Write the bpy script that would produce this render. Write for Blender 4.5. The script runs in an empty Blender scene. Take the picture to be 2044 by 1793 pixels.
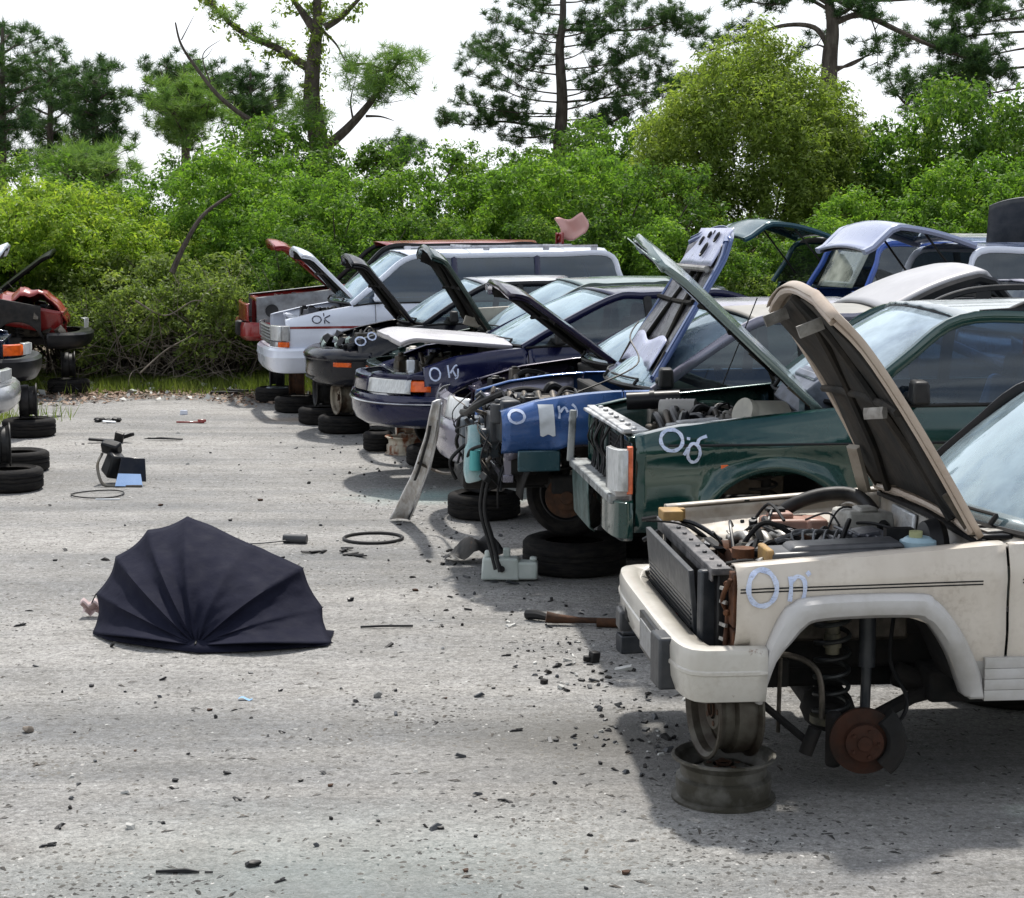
import bpy, bmesh, math, random
import numpy as np
from mathutils import Vector, Matrix, Euler, Quaternion
R=math.radians
SC=bpy.context.scene
COL=SC.collection
# ------------------------------------------------------------------ camera
CH=2.35; F=3500.0; CX,CY,HZ=1022.0,896.5,460.0
PITCH=math.atan((CY-HZ)/F)
cd=bpy.data.cameras.new('camera'); cam=bpy.data.objects.new('camera',cd); COL.objects.link(cam)
cd.sensor_width=36; cd.lens=36*F/2044; cd.clip_end=3000; cd.clip_start=.05
cam.location=(0,0,CH); cam.rotation_euler=(R(90)-PITCH,0,0)
SC.camera=cam
# ------------------------------------------------------------------ world, sun, exposure
SUN=Vector((.04,.52,1.0)).normalized()      # towards the sun
el=math.asin(SUN.z); az=math.atan2(SUN.x,SUN.y)
w=bpy.data.worlds.new('World'); SC.world=w; w.use_nodes=True
nt=w.node_tree; nt.nodes.clear()
N=lambda t:nt.nodes.new(t)
out=N('ShaderNodeOutputWorld'); bg=N('ShaderNodeBackground'); bg.inputs[1].default_value=.12
sky=N('ShaderNodeTexSky'); sky.sky_type='NISHITA'; sky.sun_disc=False; sky.sun_elevation=el; sky.sun_rotation=az
sky.air_density=1.0; sky.dust_density=2.5; sky.ozone_density=1.0
tc=N('ShaderNodeTexCoord'); mp=N('ShaderNodeMapping'); mp.inputs['Scale'].default_value=(1,1,2.6)
ns=N('ShaderNodeTexNoise'); ns.inputs['Scale'].default_value=2.3; ns.inputs['Detail'].default_value=7; ns.inputs['Roughness'].default_value=.58
cr=N('ShaderNodeValToRGB'); cr.color_ramp.elements[0].position=.40; cr.color_ramp.elements[1].position=.60
sx=N('ShaderNodeSeparateXYZ'); mr=N('ShaderNodeMapRange')    # haze and cloud thicken towards the horizon
mr.inputs['From Min'].default_value=.0; mr.inputs['From Max'].default_value=.55; mr.inputs['To Min'].default_value=.86; mr.inputs['To Max'].default_value=0
ad=N('ShaderNodeMath'); ad.operation='ADD'; ad.use_clamp=True
mx=N('ShaderNodeMix'); mx.data_type='RGBA'; mx.inputs[7].default_value=(8.6,8.9,9.3,1)
L=nt.links.new
L(tc.outputs['Generated'],mp.inputs[0]); L(mp.outputs[0],ns.inputs['Vector']); L(ns.outputs[0],cr.inputs[0])
L(tc.outputs['Generated'],sx.inputs[0]); L(sx.outputs[2],mr.inputs[0]); L(cr.outputs[0],ad.inputs[0]); L(mr.outputs[0],ad.inputs[1])
L(ad.outputs[0],mx.inputs[0]); L(sky.outputs[0],mx.inputs[6]); L(mx.outputs[2],bg.inputs[0]); L(bg.outputs[0],out.inputs[0])
sl=bpy.data.lights.new('sun','SUN'); sl.energy=4.2; sl.angle=R(3.0); sl.color=(1,.955,.89)
so=bpy.data.objects.new('sun',sl); COL.objects.link(so); so.rotation_euler=SUN.to_track_quat('Z','Y').to_euler(); so.location=(5,10,20)
SC.view_settings.view_transform='Standard'; SC.view_settings.look='None'; SC.view_settings.gamma=1; SC.view_settings.exposure=.26
SC.cycles.max_bounces=7; SC.cycles.transparent_max_bounces=14; SC.cycles.diffuse_bounces=3; SC.cycles.glossy_bounces=3
SC.cycles.caustics_reflective=False; SC.cycles.caustics_refractive=False
# ------------------------------------------------------------------ pixel helpers (2044x1793 photo pixels -> world)
_cp,_sp=math.cos(PITCH),math.sin(PITCH)
def ray(px,py):
    x=(px-CX)/F; y=-(py-CY)/F
    return Vector((x,_cp+y*_sp,-_sp+y*_cp))
def G(px,py,z=0.):
    d=ray(px,py); t=(z-CH)/d.z; return Vector((d.x*t,d.y*t,z))
def D(px,py,Y):
    d=ray(px,py); t=Y/d.y; return Vector((d.x*t,Y,CH+d.z*t))
# ------------------------------------------------------------------ mesh builder
class MB:
    def __init__(s): s.v=[]; s.f=[]; s.m=[]; s.c=0
    def mat(s,i): s.c=i; return s
    def add(s,vs,fs):
        b=len(s.v); s.v+=[tuple(p) for p in vs]; s.f+=[tuple(b+i for i in f) for f in fs]; s.m+=[s.c]*len(fs); return s
    def box(s,c,sz,rot=(0,0,0),tp=1.0,sh=0):
        M=Euler(rot).to_matrix(); c=Vector(c); vs=[]
        for k in (-1,1):
            q=tp if k>0 else 1
            for i,j in((-1,-1),(1,-1),(1,1),(-1,1)):
                vs.append(c+M@Vector((i*sz[0]/2*q+(sh if k>0 else 0),j*sz[1]/2*q,k*sz[2]/2)))
        return s.add(vs,[(3,2,1,0),(4,5,6,7),(0,1,5,4),(1,2,6,5),(2,3,7,6),(3,0,4,7)])
    def tube(s,pts,r,n=8,cap=True,closed=False,sq=None,up=None):
        pts=[Vector(p) for p in pts]; m=len(pts); rs=r if isinstance(r,(list,tuple)) else [r]*m
        vs=[];U=None
        for i,p in enumerate(pts):
            if closed: t=pts[(i+1)%m]-pts[i-1]
            else: t=pts[min(i+1,m-1)]-pts[max(i-1,0)]
            t.normalize()
            if U is None:
                a=Vector(up) if up else (Vector((0,0,1)) if abs(t.z)<.9 else Vector((1,0,0)))
                U=(a-t*a.dot(t)).normalized()
            else:
                a=Vector(up) if up else U
                U=(a-t*a.dot(t)).normalized()
            V=t.cross(U)
            for k in range(n):
                an=2*math.pi*(k+.5)/n; ca,sa=math.cos(an),math.sin(an)
                if sq:
                    e=.45; ca=math.copysign(abs(ca)**e,ca)*sq[0]; sa=math.copysign(abs(sa)**e,sa)*sq[1]
                vs.append(p+(U*ca+V*sa)*rs[i])
        fs=[]
        for i in range(m if closed else m-1):
            for k in range(n):
                a=i*n+k;b=i*n+(k+1)%n;c=((i+1)%m)*n+(k+1)%n;d=((i+1)%m)*n+k
                fs.append((a,b,c,d))
        if cap and not closed: fs.append(tuple(range(n))[::-1]); fs.append(tuple((m-1)*n+k for k in range(n)))
        return s.add(vs,fs)
    def cyl(s,a,b,r,r2=None,n=16): return s.tube([a,b],[r,r if r2 is None else r2],n)
    def grid(s,fn,nu,nv,flip=False):
        vs=[fn(i/nu,j/nv) for i in range(nu+1) for j in range(nv+1)]
        fs=[]
        for i in range(nu):
            for j in range(nv):
                a=i*(nv+1)+j; q=(a,a+1,a+nv+2,a+nv+1); fs.append(q[::-1] if flip else q)
        return s.add(vs,fs)
    def lathe(s,prof,n=28,M=None,closed=False):
        M=M or Matrix(); vs=[]; m=len(prof)
        for k in range(n):
            a=2*math.pi*k/n
            for (r,z) in prof: vs.append(M@Vector((r*math.cos(a),r*math.sin(a),z)))
        fs=[]
        for k in range(n):
            for i in range(m if closed else m-1):
                a=k*m+i; b=k*m+(i+1)%m; c=((k+1)%n)*m+(i+1)%m; d=((k+1)%n)*m+i
                fs.append((a,d,c,b))
        return s.add(vs,fs)
    def blob(s,c,r,rnd,amp=.25,n=2,sc=(1,1,1),rot=(0,0,0)):
        bm=bmesh.new(); bmesh.ops.create_icosphere(bm,subdivisions=n,radius=1)
        ph=[rnd.uniform(0,6) for _ in range(6)]; M=Euler(rot).to_matrix(); vs=[]
        for v in bm.verts:
            p=v.co; k=1+amp*(math.sin(p.x*3+ph[0])*math.sin(p.y*2.7+ph[1])+.6*math.sin(p.z*4+ph[2]+p.x*2)+.3*math.sin(p.y*7+ph[3]))
            q=p*k*r; vs.append(Vector(c)+M@Vector((q.x*sc[0],q.y*sc[1],q.z*sc[2])))
        fs=[tuple(v.index for v in f.verts) for f in bm.faces]; bm.free()
        return s.add(vs,fs)
    def split(s):
        p=list(range(len(s.v)))
        def f(a):
            while p[a]!=a: p[a]=p[p[a]]; a=p[a]
            return a
        for q in s.f:
            r=f(q[0])
            for k in q[1:]: p[f(k)]=r
        g={}
        for i in range(len(s.v)): g.setdefault(f(i),[]).append(i)
        o=[]
        for ids in g.values():
            n=MB(); mp={j:i for i,j in enumerate(ids)}; n.v=[s.v[j] for j in ids]
            for q,m in zip(s.f,s.m):
                if q[0] in mp: n.f.append(tuple(mp[k] for k in q)); n.m.append(m)
            o.append(n)
        return o
    def parts(s,*a,**k): return [n.build(*a,**k) for n in s.split()]
    def build(s,name,mats,parent=None,bev=0,sol=0,smooth=True,ang=38,loc=None,label=None,seg=2):
        me=bpy.data.meshes.new(name); me.from_pydata(s.v,[],s.f)
        if not isinstance(mats,(list,tuple)): mats=[mats]
        for m in mats: me.materials.append(m)
        if len(mats)>1: me.polygons.foreach_set('material_index',[min(i,len(mats)-1) for i in s.m])
        bm=bmesh.new(); bm.from_mesh(me); bmesh.ops.remove_doubles(bm,verts=bm.verts,dist=1e-5); bmesh.ops.recalc_face_normals(bm,faces=bm.faces); bm.to_mesh(me); bm.free()
        if smooth:
            me.polygons.foreach_set('use_smooth',[True]*len(me.polygons)); me.set_sharp_from_angle(angle=R(ang))
        me.update()
        o=bpy.data.objects.new(name,me); COL.objects.link(o)
        if parent: o.parent=parent
        if loc is not None: o.location=loc
        if label: o['label']=label
        if sol:
            q=o.modifiers.new('s','SOLIDIFY'); q.thickness=sol; q.offset=0
        if bev:
            q=o.modifiers.new('b','BEVEL'); q.width=bev; q.segments=seg; q.limit_method='ANGLE'; q.angle_limit=R(40); q.harden_normals=False
        return o
def npmesh(name,V,Fq,mat,parent=None,k=4,loc=None,smooth=False):
    me=bpy.data.meshes.new(name); V=np.asarray(V,dtype=np.float32); Fq=np.asarray(Fq,dtype=np.int32)
    me.vertices.add(len(V)); me.vertices.foreach_set('co',V.ravel()); nf=len(Fq)
    me.loops.add(nf*k); me.loops.foreach_set('vertex_index',Fq.ravel()); me.polygons.add(nf)
    me.polygons.foreach_set('loop_start',np.arange(nf,dtype=np.int32)*k)
    me.polygons.foreach_set('loop_total',np.full(nf,k,dtype=np.int32))
    if smooth: me.polygons.foreach_set('use_smooth',np.ones(nf,dtype=bool))
    me.materials.append(mat); me.update(calc_edges=True)
    o=bpy.data.objects.new(name,me); COL.objects.link(o)
    if parent: o.parent=parent
    if loc is not None: o.location=loc
    return o
def empty(name,loc=(0,0,0),rz=0,label=None,cat=None,group=None,rot=None):
    o=bpy.data.objects.new(name,None); COL.objects.link(o); o.location=loc; o.rotation_euler=rot or (0,0,rz)
    o.empty_display_size=.2; return tag(o,label,cat,group)
def tag(o,label=None,cat=None,group=None,kind=None):
    if label: o['label']=label
    if cat: o['category']=cat
    if group: o['group']=group
    if kind: o['kind']=kind
    return o
def interp(pl,x):
    if x<=pl[0][0]: return pl[0][1]
    for (a,b),(c,d) in zip(pl,pl[1:]):
        if x<=c: return b+(d-b)*(x-a)/(c-a)
    return pl[-1][1]
def spl(pts,n=6):
    P=[Vector(p) for p in pts]; o=[]
    for i in range(len(P)-1):
        a=P[max(i-1,0)];b=P[i];c=P[i+1];d=P[min(i+2,len(P)-1)]
        for k in range(n):
            t=k/n; o.append(.5*((2*b)+(c-a)*t+(2*a-5*b+4*c-d)*t*t+(3*b-a-3*c+d)*t**3))
    o.append(P[-1]); return o
def smooth1(x): x=max(0,min(1,x)); return x*x*(3-2*x)
# ------------------------------------------------------------------ materials
def newmat(name):
    m=bpy.data.materials.new(name); m.use_nodes=True; t=m.node_tree; t.nodes.clear()
    o=t.nodes.new('ShaderNodeOutputMaterial'); b=t.nodes.new('ShaderNodeBsdfPrincipled'); t.links.new(b.outputs[0],o.inputs[0])
    return m,t,b,o
def noise(t,scale,detail=5,rough=.55,coord='Object',stretch=None):
    c=t.nodes.new('ShaderNodeTexCoord'); n=t.nodes.new('ShaderNodeTexNoise'); n.inputs['Scale'].default_value=scale
    n.inputs['Detail'].default_value=detail; n.inputs['Roughness'].default_value=rough
    if stretch:
        m=t.nodes.new('ShaderNodeMapping'); m.inputs['Scale'].default_value=stretch; t.links.new(c.outputs[coord],m.inputs[0]); t.links.new(m.outputs[0],n.inputs['Vector'])
    else: t.links.new(c.outputs[coord],n.inputs['Vector'])
    return n
def ramp(t,src,a,b,c0=(0,0,0,1),c1=(1,1,1,1)):
    r=t.nodes.new('ShaderNodeValToRGB'); r.color_ramp.elements[0].position=a; r.color_ramp.elements[1].position=b
    r.color_ramp.elements[0].color=c0; r.color_ramp.elements[1].color=c1; t.links.new(src,r.inputs[0]); return r
def mixc(t,fac,a,b):
    m=t.nodes.new('ShaderNodeMix'); m.data_type='RGBA'
    for i,v in ((0,fac),(6,a),(7,b)):
        if hasattr(v,'links') or isinstance(v,bpy.types.NodeSocket): t.links.new(v,m.inputs[i])
        else: m.inputs[i].default_value=v if i==0 else (*v[:3],1)
    return m.outputs[2]
def bump(t,b,src,s,d=.01):
    n=t.nodes.new('ShaderNodeBump'); n.inputs['Strength'].default_value=s; n.inputs['Distance'].default_value=d
    t.links.new(src,n.inputs['Height']); t.links.new(n.outputs[0],b.inputs['Normal'])
def mat_gen(name,c1,c2,rough=.6,metal=0,scale=8,a=.4,b_=.65,bmp=.1,spec=.5,rv=.15,det=6,stretch=None,bd=.005):
    m,t,b,o=newmat(name); n=noise(t,scale,det,.6,stretch=stretch); r=ramp(t,n.outputs[0],a,b_)
    t.links.new(mixc(t,r.outputs[0],c1,c2),b.inputs['Base Color'])
    b.inputs['Metallic'].default_value=metal; b.inputs['Specular IOR Level'].default_value=spec
    n2=noise(t,scale*2.7,5); q=t.nodes.new('ShaderNodeMapRange'); q.inputs['To Min'].default_value=max(.02,rough-rv); q.inputs['To Max'].default_value=min(1,rough+rv)
    t.links.new(n2.outputs[0],q.inputs[0]); t.links.new(q.outputs[0],b.inputs['Roughness'])
    if bmp:
        n3=noise(t,scale*5,4); bump(t,b,n3.outputs[0],bmp,bd)
    return m
def paint(name,col,dust=.25,rough=.22,metal=.0,dcol=(.25,.23,.19),coat=.6,rust=0):
    m,t,b,o=newmat(name)
    n=noise(t,3.2,7,.62); r=ramp(t,n.outputs[0],.42,.72)
    n2=noise(t,40,4,.6); r2=ramp(t,n2.outputs[0],.45,.75)
    f=t.nodes.new('ShaderNodeMath'); f.operation='MULTIPLY_ADD'; t.links.new(r.outputs[0],f.inputs[0]); t.links.new(r2.outputs[0],f.inputs[1]); f.inputs[2].default_value=.12
    g=t.nodes.new('ShaderNodeMath'); g.operation='MULTIPLY'; g.inputs[1].default_value=dust; t.links.new(f.outputs[0],g.inputs[0])
    cc=mixc(t,g.outputs[0],col,dcol)
    if rust:
        nr=noise(t,7,7,.7); rr_=ramp(t,nr.outputs[0],.66,.72,(0,0,0,1),(rust,rust,rust,1)); cc=mixc(t,rr_.outputs[0],cc,(.14,.065,.03))
        nv=noise(t,1.3,5,.7,stretch=(1,1,.25)); rv=ramp(t,nv.outputs[0],.50,.75,(0,0,0,1),(.38,.38,.38,1)); cc=mixc(t,rv.outputs[0],cc,dcol)
    t.links.new(cc,b.inputs['Base Color'])
    q=t.nodes.new('ShaderNodeMapRange'); q.inputs['To Min'].default_value=rough; q.inputs['To Max'].default_value=rough+.3
    t.links.new(r.outputs[0],q.inputs[0]); t.links.new(q.outputs[0],b.inputs['Roughness'])
    b.inputs['Specular IOR Level'].default_value=.35; b.inputs['Metallic'].default_value=metal; b.inputs['Coat Weight'].default_value=coat; b.inputs['Coat Roughness'].default_value=.08
    n3=noise(t,2.1,4); bump(t,b,n3.outputs[0],.2,.03)
    return m
def mat_glass(name,tint=(.62,.74,.72),dirt_glare=.10,refl=1.0,dcol=(.5,.5,.46),ior=1.7):
    m,t,b,o=newmat(name); t.nodes.remove(b)
    tr=t.nodes.new('ShaderNodeBsdfTransparent'); tr.inputs[0].default_value=(*tint,1)
    gl=t.nodes.new('ShaderNodeBsdfGlossy'); gl.inputs['Roughness'].default_value=.03; gl.inputs[0].default_value=(refl*.82,refl*.92,refl,1)
    ge=t.nodes.new('ShaderNodeNewGeometry'); dt=t.nodes.new('ShaderNodeVectorMath'); dt.operation='DOT_PRODUCT'; t.links.new(ge.outputs['Incoming'],dt.inputs[0]); t.links.new(ge.outputs['Normal'],dt.inputs[1])
    def mth(op,a,b=None):
        m_=t.nodes.new('ShaderNodeMath'); m_.operation=op; m_.use_clamp=(op!='ABSOLUTE')
        for i_,x_ in enumerate((a,b)):
            if x_ is None: continue
            if isinstance(x_,(int,float)): m_.inputs[i_].default_value=x_
            else: t.links.new(x_,m_.inputs[i_])
        return m_.outputs[0]
    F0=((ior-1)/(ior+1))**2; fr_=mth('ADD',mth('MULTIPLY',mth('POWER',mth('SUBTRACT',1.0,mth('ABSOLUTE',dt.outputs['Value'])),4.0),1-F0),F0)
    mx=t.nodes.new('ShaderNodeMixShader'); df=t.nodes.new('ShaderNodeBsdfDiffuse'); df.inputs[0].default_value=(*dcol,1)
    m2=t.nodes.new('ShaderNodeMixShader'); n=noise(t,2.5,6,.6); r=ramp(t,n.outputs[0],.35,.8,(dirt_glare*.3,)*3+(1,),(min(1,dirt_glare*2.2),)*3+(1,))
    ad=t.nodes.new('ShaderNodeMath'); ad.operation='ADD'; ad.use_clamp=True; ad.inputs[1].default_value=.02; t.links.new(fr_,ad.inputs[0])
    t.links.new(ad.outputs[0],mx.inputs[0]); t.links.new(tr.outputs[0],mx.inputs[1]); t.links.new(gl.outputs[0],mx.inputs[2])
    t.links.new(r.outputs[0],m2.inputs[0]); t.links.new(mx.outputs[0],m2.inputs[1]); t.links.new(df.outputs[0],m2.inputs[2]); t.links.new(m2.outputs[0],o.inputs[0])
    n3=noise(t,1.3,2); bp=t.nodes.new('ShaderNodeBump'); bp.inputs['Strength'].default_value=.06; bp.inputs['Distance'].default_value=.03
    t.links.new(n3.outputs[0],bp.inputs['Height']); t.links.new(bp.outputs[0],gl.inputs['Normal'])
    return m
P={}
P['beige']=paint('beige_paint',(.64,.585,.51),.45,.28,dcol=(.27,.21,.15),coat=.35,rust=.7)
P['beigetrim']=mat_gen('grey_flare_plastic',(.50,.49,.48),(.40,.385,.36),.42,0,6,bmp=.05)
P['green']=paint('green_paint',(.004,.042,.037),.07,.10,.25,coat=1)
P['greenh']=paint('green_hood_paint',(.008,.035,.030),.2,.16,.3)
P['blue']=paint('blue_paint',(.028,.090,.27),.12,.16,.35)
P['navy']=paint('navy_paint',(.004,.006,.040),.02,.08,.25,coat=.5)
P['purple']=paint('plum_paint',(.025,.018,.040),.08,.16,.4)
P['lav']=paint('lavender_paint',(.26,.25,.31),.25,.2,.5)
P['neon']=paint('black_blue_paint',(.002,.003,.008),.02,.14,.0,coat=.15)
P['dgreen']=paint('dark_green_paint',(.012,.035,.03),.2,.15,.3)
P['white']=paint('white_paint',(.76,.81,.92),.12,.25)
P['red']=paint('red_paint',(.22,.012,.012),.12,.25)
P['redf']=paint('faded_red_paint',(.45,.06,.045),.3,.35)
P['pink']=paint('faded_pink_paint',(.62,.34,.31),.3,.4)
P['cobalt']=paint('cobalt_paint',(.020,.075,.33),.15,.2,.3)
P['teal']=paint('teal_paint',(.02,.07,.09),.15,.2,.3)
P['matgrey']=mat_gen('chalky_grey_paint',(.30,.29,.265),(.22,.215,.20),.55,0,3,bmp=.03,bd=.003)
P['silver']=paint('silver_paint',(.45,.46,.48),.3,.25,.6)
P['sgrey']=mat_gen('bare_grey_metal',(.20,.21,.22),(.12,.12,.125),.5,.5,8)
BLK=mat_gen('black_plastic',(.007,.007,.008),(.020,.020,.020),.5,0,10,bmp=.08,spec=.3)
BLKG=mat_gen('satin_black',(.005,.006,.008),(.012,.012,.014),.35,0,6,bmp=.03,spec=.3)
GRYP=mat_gen('grey_plastic',(.022,.026,.032),(.05,.052,.056),.45,0,8,bmp=.05)
UND=mat_gen('dark_underbody',(.005,.005,.005),(.015,.012,.010),.85,0,7,bmp=.3)
UHOOD=mat_gen('hood_insulation',(.010,.010,.009),(.035,.028,.021),.9,0,5,bmp=.4,bd=.01)
LINERK=mat_gen('black_hood_lining',(.005,.005,.005),(.016,.015,.012),.9,0,5,spec=.15,bmp=.3,bd=.01)
RUB=mat_gen('tyre_rubber',(.007,.007,.008),(.022,.020,.018),.85,0,9,bmp=.2,spec=.2,stretch=(1,1,6))
RUST=mat_gen('rusty_steel',(.060,.024,.011),(.14,.055,.022),.82,.3,13,bmp=.5)
RUSTD=mat_gen('dark_rust',(.05,.028,.018),(.10,.045,.022),.85,.3,14,bmp=.4)
STEEL=mat_gen('dull_steel_rim',(.12,.115,.10),(.07,.05,.03),.5,.55,7,.45,.7,bmp=.15)
CHR=mat_gen('bright_metal',(.55,.56,.58),(.38,.38,.38),.18,1,6,bmp=.02)
ALU=mat_gen('cast_aluminium',(.36,.35,.33),(.20,.19,.175),.45,.8,16,bmp=.25)
ALUD=mat_gen('greasy_metal',(.07,.062,.05),(.14,.12,.10),.5,.6,14,bmp=.3)
BEIG=mat_gen('beige_inner_metal',(.42,.38,.32),(.27,.23,.18),.55,0,7,bmp=.1)
YEL=mat_gen('yellowed_bracket',(.40,.25,.08),(.25,.15,.06),.6,0,10,bmp=.1)
PNKB=mat_gen('pinkish_plastic',(.42,.25,.20),(.30,.17,.13),.45,0,7,bmp=.05)
WHTB=mat_gen('milky_plastic',(.50,.60,.55),(.38,.47,.43),.4,0,5,bmp=.05)
BLUB=mat_gen('pale_blue_plastic',(.32,.45,.52),(.22,.33,.38),.4,0,6,bmp=.05)
TEALB=mat_gen('turquoise_fluid_plastic',(.05,.30,.31),(.09,.38,.37),.35,0,4,bmp=.02)
GRYCAST=mat_gen('grey_black_plastic_block',(.05,.055,.07),(.10,.105,.12),.35,0,14,bmp=.2)
TAPE=mat_gen('white_tape',(.62,.66,.70),(.52,.55,.58),.5,0,6,bmp=.1)
CHALK=mat_gen('pale_chalk_paint',(.50,.58,.78),(.62,.68,.82),.7,0,30,bmp=.1)
def streaky(m,fac=.5,a=.52,b_=.66):
    t=m.node_tree; o=[n for n in t.nodes if n.type=='OUTPUT_MATERIAL'][0]; b=[n for n in t.nodes if n.type=='BSDF_PRINCIPLED'][0]
    n=noise(t,45,4,.7,stretch=(1,1,2.5)); r=ramp(t,n.outputs[0],a,b_,(0,0,0,1),(fac,)*3+(1,)); tr=t.nodes.new('ShaderNodeBsdfTransparent'); mx=t.nodes.new('ShaderNodeMixShader')
    t.links.new(r.outputs[0],mx.inputs[0]); t.links.new(b.outputs[0],mx.inputs[1]); t.links.new(tr.outputs[0],mx.inputs[2]); t.links.new(mx.outputs[0],o.inputs[0])
streaky(CHALK)
INK=mat_gen('dark_ink',(.02,.02,.05),(.03,.03,.07),.6,0,30)
LENS=mat_gen('clear_lamp_lens',(.62,.64,.64),(.45,.46,.46),.12,.1,18,bmp=.4,stretch=(1,6,1),bd=.003)
AMB=mat_gen('amber_lens',(.80,.13,.015),(.60,.09,.01),.18,0,20,bmp=.3,bd=.002)
REDL=mat_gen('red_lens',(.5,.02,.02),(.35,.01,.01),.2,0,20)
SEAT=mat_gen('grey_seat_cloth',(.07,.075,.09),(.11,.11,.12),.9,0,20,bmp=.2)
SEATB=mat_gen('blue_grey_seat_cloth',(.05,.085,.16),(.07,.11,.19),.85,0,20,bmp=.2)
GLS=mat_glass('side_glass',(.38,.47,.45),.07)
GLD=mat_glass('dark_side_glass',(.16,.20,.22),.06)
WGL=mat_glass('windshield_glass',(.50,.62,.62),.22,dcol=(.52,.66,.74),ior=2.5)  # pale blue film colour also stands in for sky reflected in the glass
CLOTH=mat_gen('umbrella_cloth',(.0085,.0095,.021),(.012,.013,.026),.85,0,4,bmp=.35,bd=.012,spec=.12)
def side_w(S,x):
    W=S['W'];Dp=S['D'];n=S.get('n',2.4);Lr=S['L'];Dr=S.get('Dr',.25)
    k=1
    if x<Dp: k=(1-(1-max(0,x)/Dp)**n)**(1/n)
    if x>Lr-Dr: k=min(k,(max(0,1-((x-Lr+Dr)/Dr)**3))**(1/3))
    return W*k
def side_y(S,x,z):
    zb=interp(S['bot'],x); zt=interp(S['top'],x); t=(z-zb)/(zt-zb)
    y=side_w(S,x)-.05*max(0,(.42-t)/.42)**2-S.get('roll',.05)*max(0,(t-.72)/.28)**2
    fl=S.get('flare',.014)
    for a in S['arch']:
        if not callable(a[2]):
            dd=math.hypot(x-a[0],z-a[1])-a[2]; y+=fl*math.exp(-((dd-.02)/.05)**2) if z>a[1]-.05 else 0
    for (zc,amp) in S.get('crease',[(.55,.012)]): y+=amp*math.exp(-((z-zc-.02*x)/.05)**2)
    return y
def arch_z(S,x):
    z=interp(S['bot'],x)
    for a in S['arch']:
        xc,zc,r=a[:3]
        if callable(r): 
            q=r(x-xc)
            if q is not None: z=max(z,q)
        elif abs(x-xc)<r: z=max(z,zc+math.sqrt(r*r-(x-xc)**2))
    return z
def panel(S,side,xa,xb,name,mat,par,lip=.03,nr=11,gap=.004,label=None,extra=None):
    xs=set(np.round(np.linspace(xa+gap,xb-gap,max(2,int((xb-xa)/.06))+1),4))
    for a in S['arch']:
        xc,zc,r=a[:3]; rr=r if not callable(r) else a[3]
        for k in range(25):
            x=xc+rr*math.cos(math.pi*k/24)*(1.001 if k in(0,24) else 1)
            if xa+gap<x<xb-gap: xs.add(round(x,4))
    xs=sorted(xs); mb=MB()
    def fn(u,v):
        x=xs[int(round(u*(len(xs)-1)))]; j=int(round(v*(nr+2)))
        zb=arch_z(S,x); zt=interp(S['top'],x)
        if j<=nr:
            z=zb+(zt-zb)*(j/nr); y=side_y(S,x,z)
        elif j==nr+1: z=zt+.006; y=side_y(S,x,zt)-lip*.45
        else: z=zt+.002; y=side_y(S,x,zt)-lip
        return (x,side*y,z)
    mb.grid(fn,len(xs)-1,nr+2)
    return mb.build(name,mat,par,sol=.008,label=label)
def front_path(S,n=40,x1=None):
    pts=[]; Dp=S['D']; nn=S.get('n',2.4); W=S['W']
    x1=Dp if x1 is None else x1
    for i in range(n+1):
        th=math.pi*(i/n-.5); y=W*math.copysign(abs(math.sin(th))**(2/nn),math.sin(th)); x=Dp*(1-abs(math.cos(th))**(2/nn))
        pts.append((x,y))
    if x1>Dp: pts=[(x1,-W)]+pts+[(x1,W)]
    return pts
def wrap(S,prof,name,mats,par,x1=None,t0=0,t1=1,sol=.008,label=None,n=48,mats_f=None,bev=0):
    """profile [(out,z)] swept along the plan path between parameters t0..t1"""
    pp=front_path(S,n,x1); m=len(pp)
    seg=[0]
    for a,b in zip(pp,pp[1:]): seg.append(seg[-1]+math.hypot(b[0]-a[0],b[1]-a[1]))
    T=seg[-1]
    def at(t):
        d=t*T
        for i in range(m-1):
            if d<=seg[i+1] or i==m-2:
                q=(d-seg[i])/max(1e-9,seg[i+1]-seg[i]); a,b=pp[i],pp[i+1]; 
                p=(a[0]+(b[0]-a[0])*q,a[1]+(b[1]-a[1])*q); return p
    def nrm(t):
        a=at(max(0,t-.012));b=at(min(1,t+.012)); dx,dy=b[0]-a[0],b[1]-a[1]; l=math.hypot(dx,dy) or 1
        return (-dy/l,dx/l)
    nu=max(3,int(48*(t1-t0))); mb=MB()
    def fn(u,v):
        t=t0+(t1-t0)*u; p=at(t); nn=nrm(t); o,z=prof[int(round(v*(len(prof)-1)))]
        return (p[0]+nn[0]*o,p[1]+nn[1]*o,z)
    mb.grid(fn,nu,len(prof)-1)
    return mb.build(name,mats,par,sol=sol,label=label,bev=bev)
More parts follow.
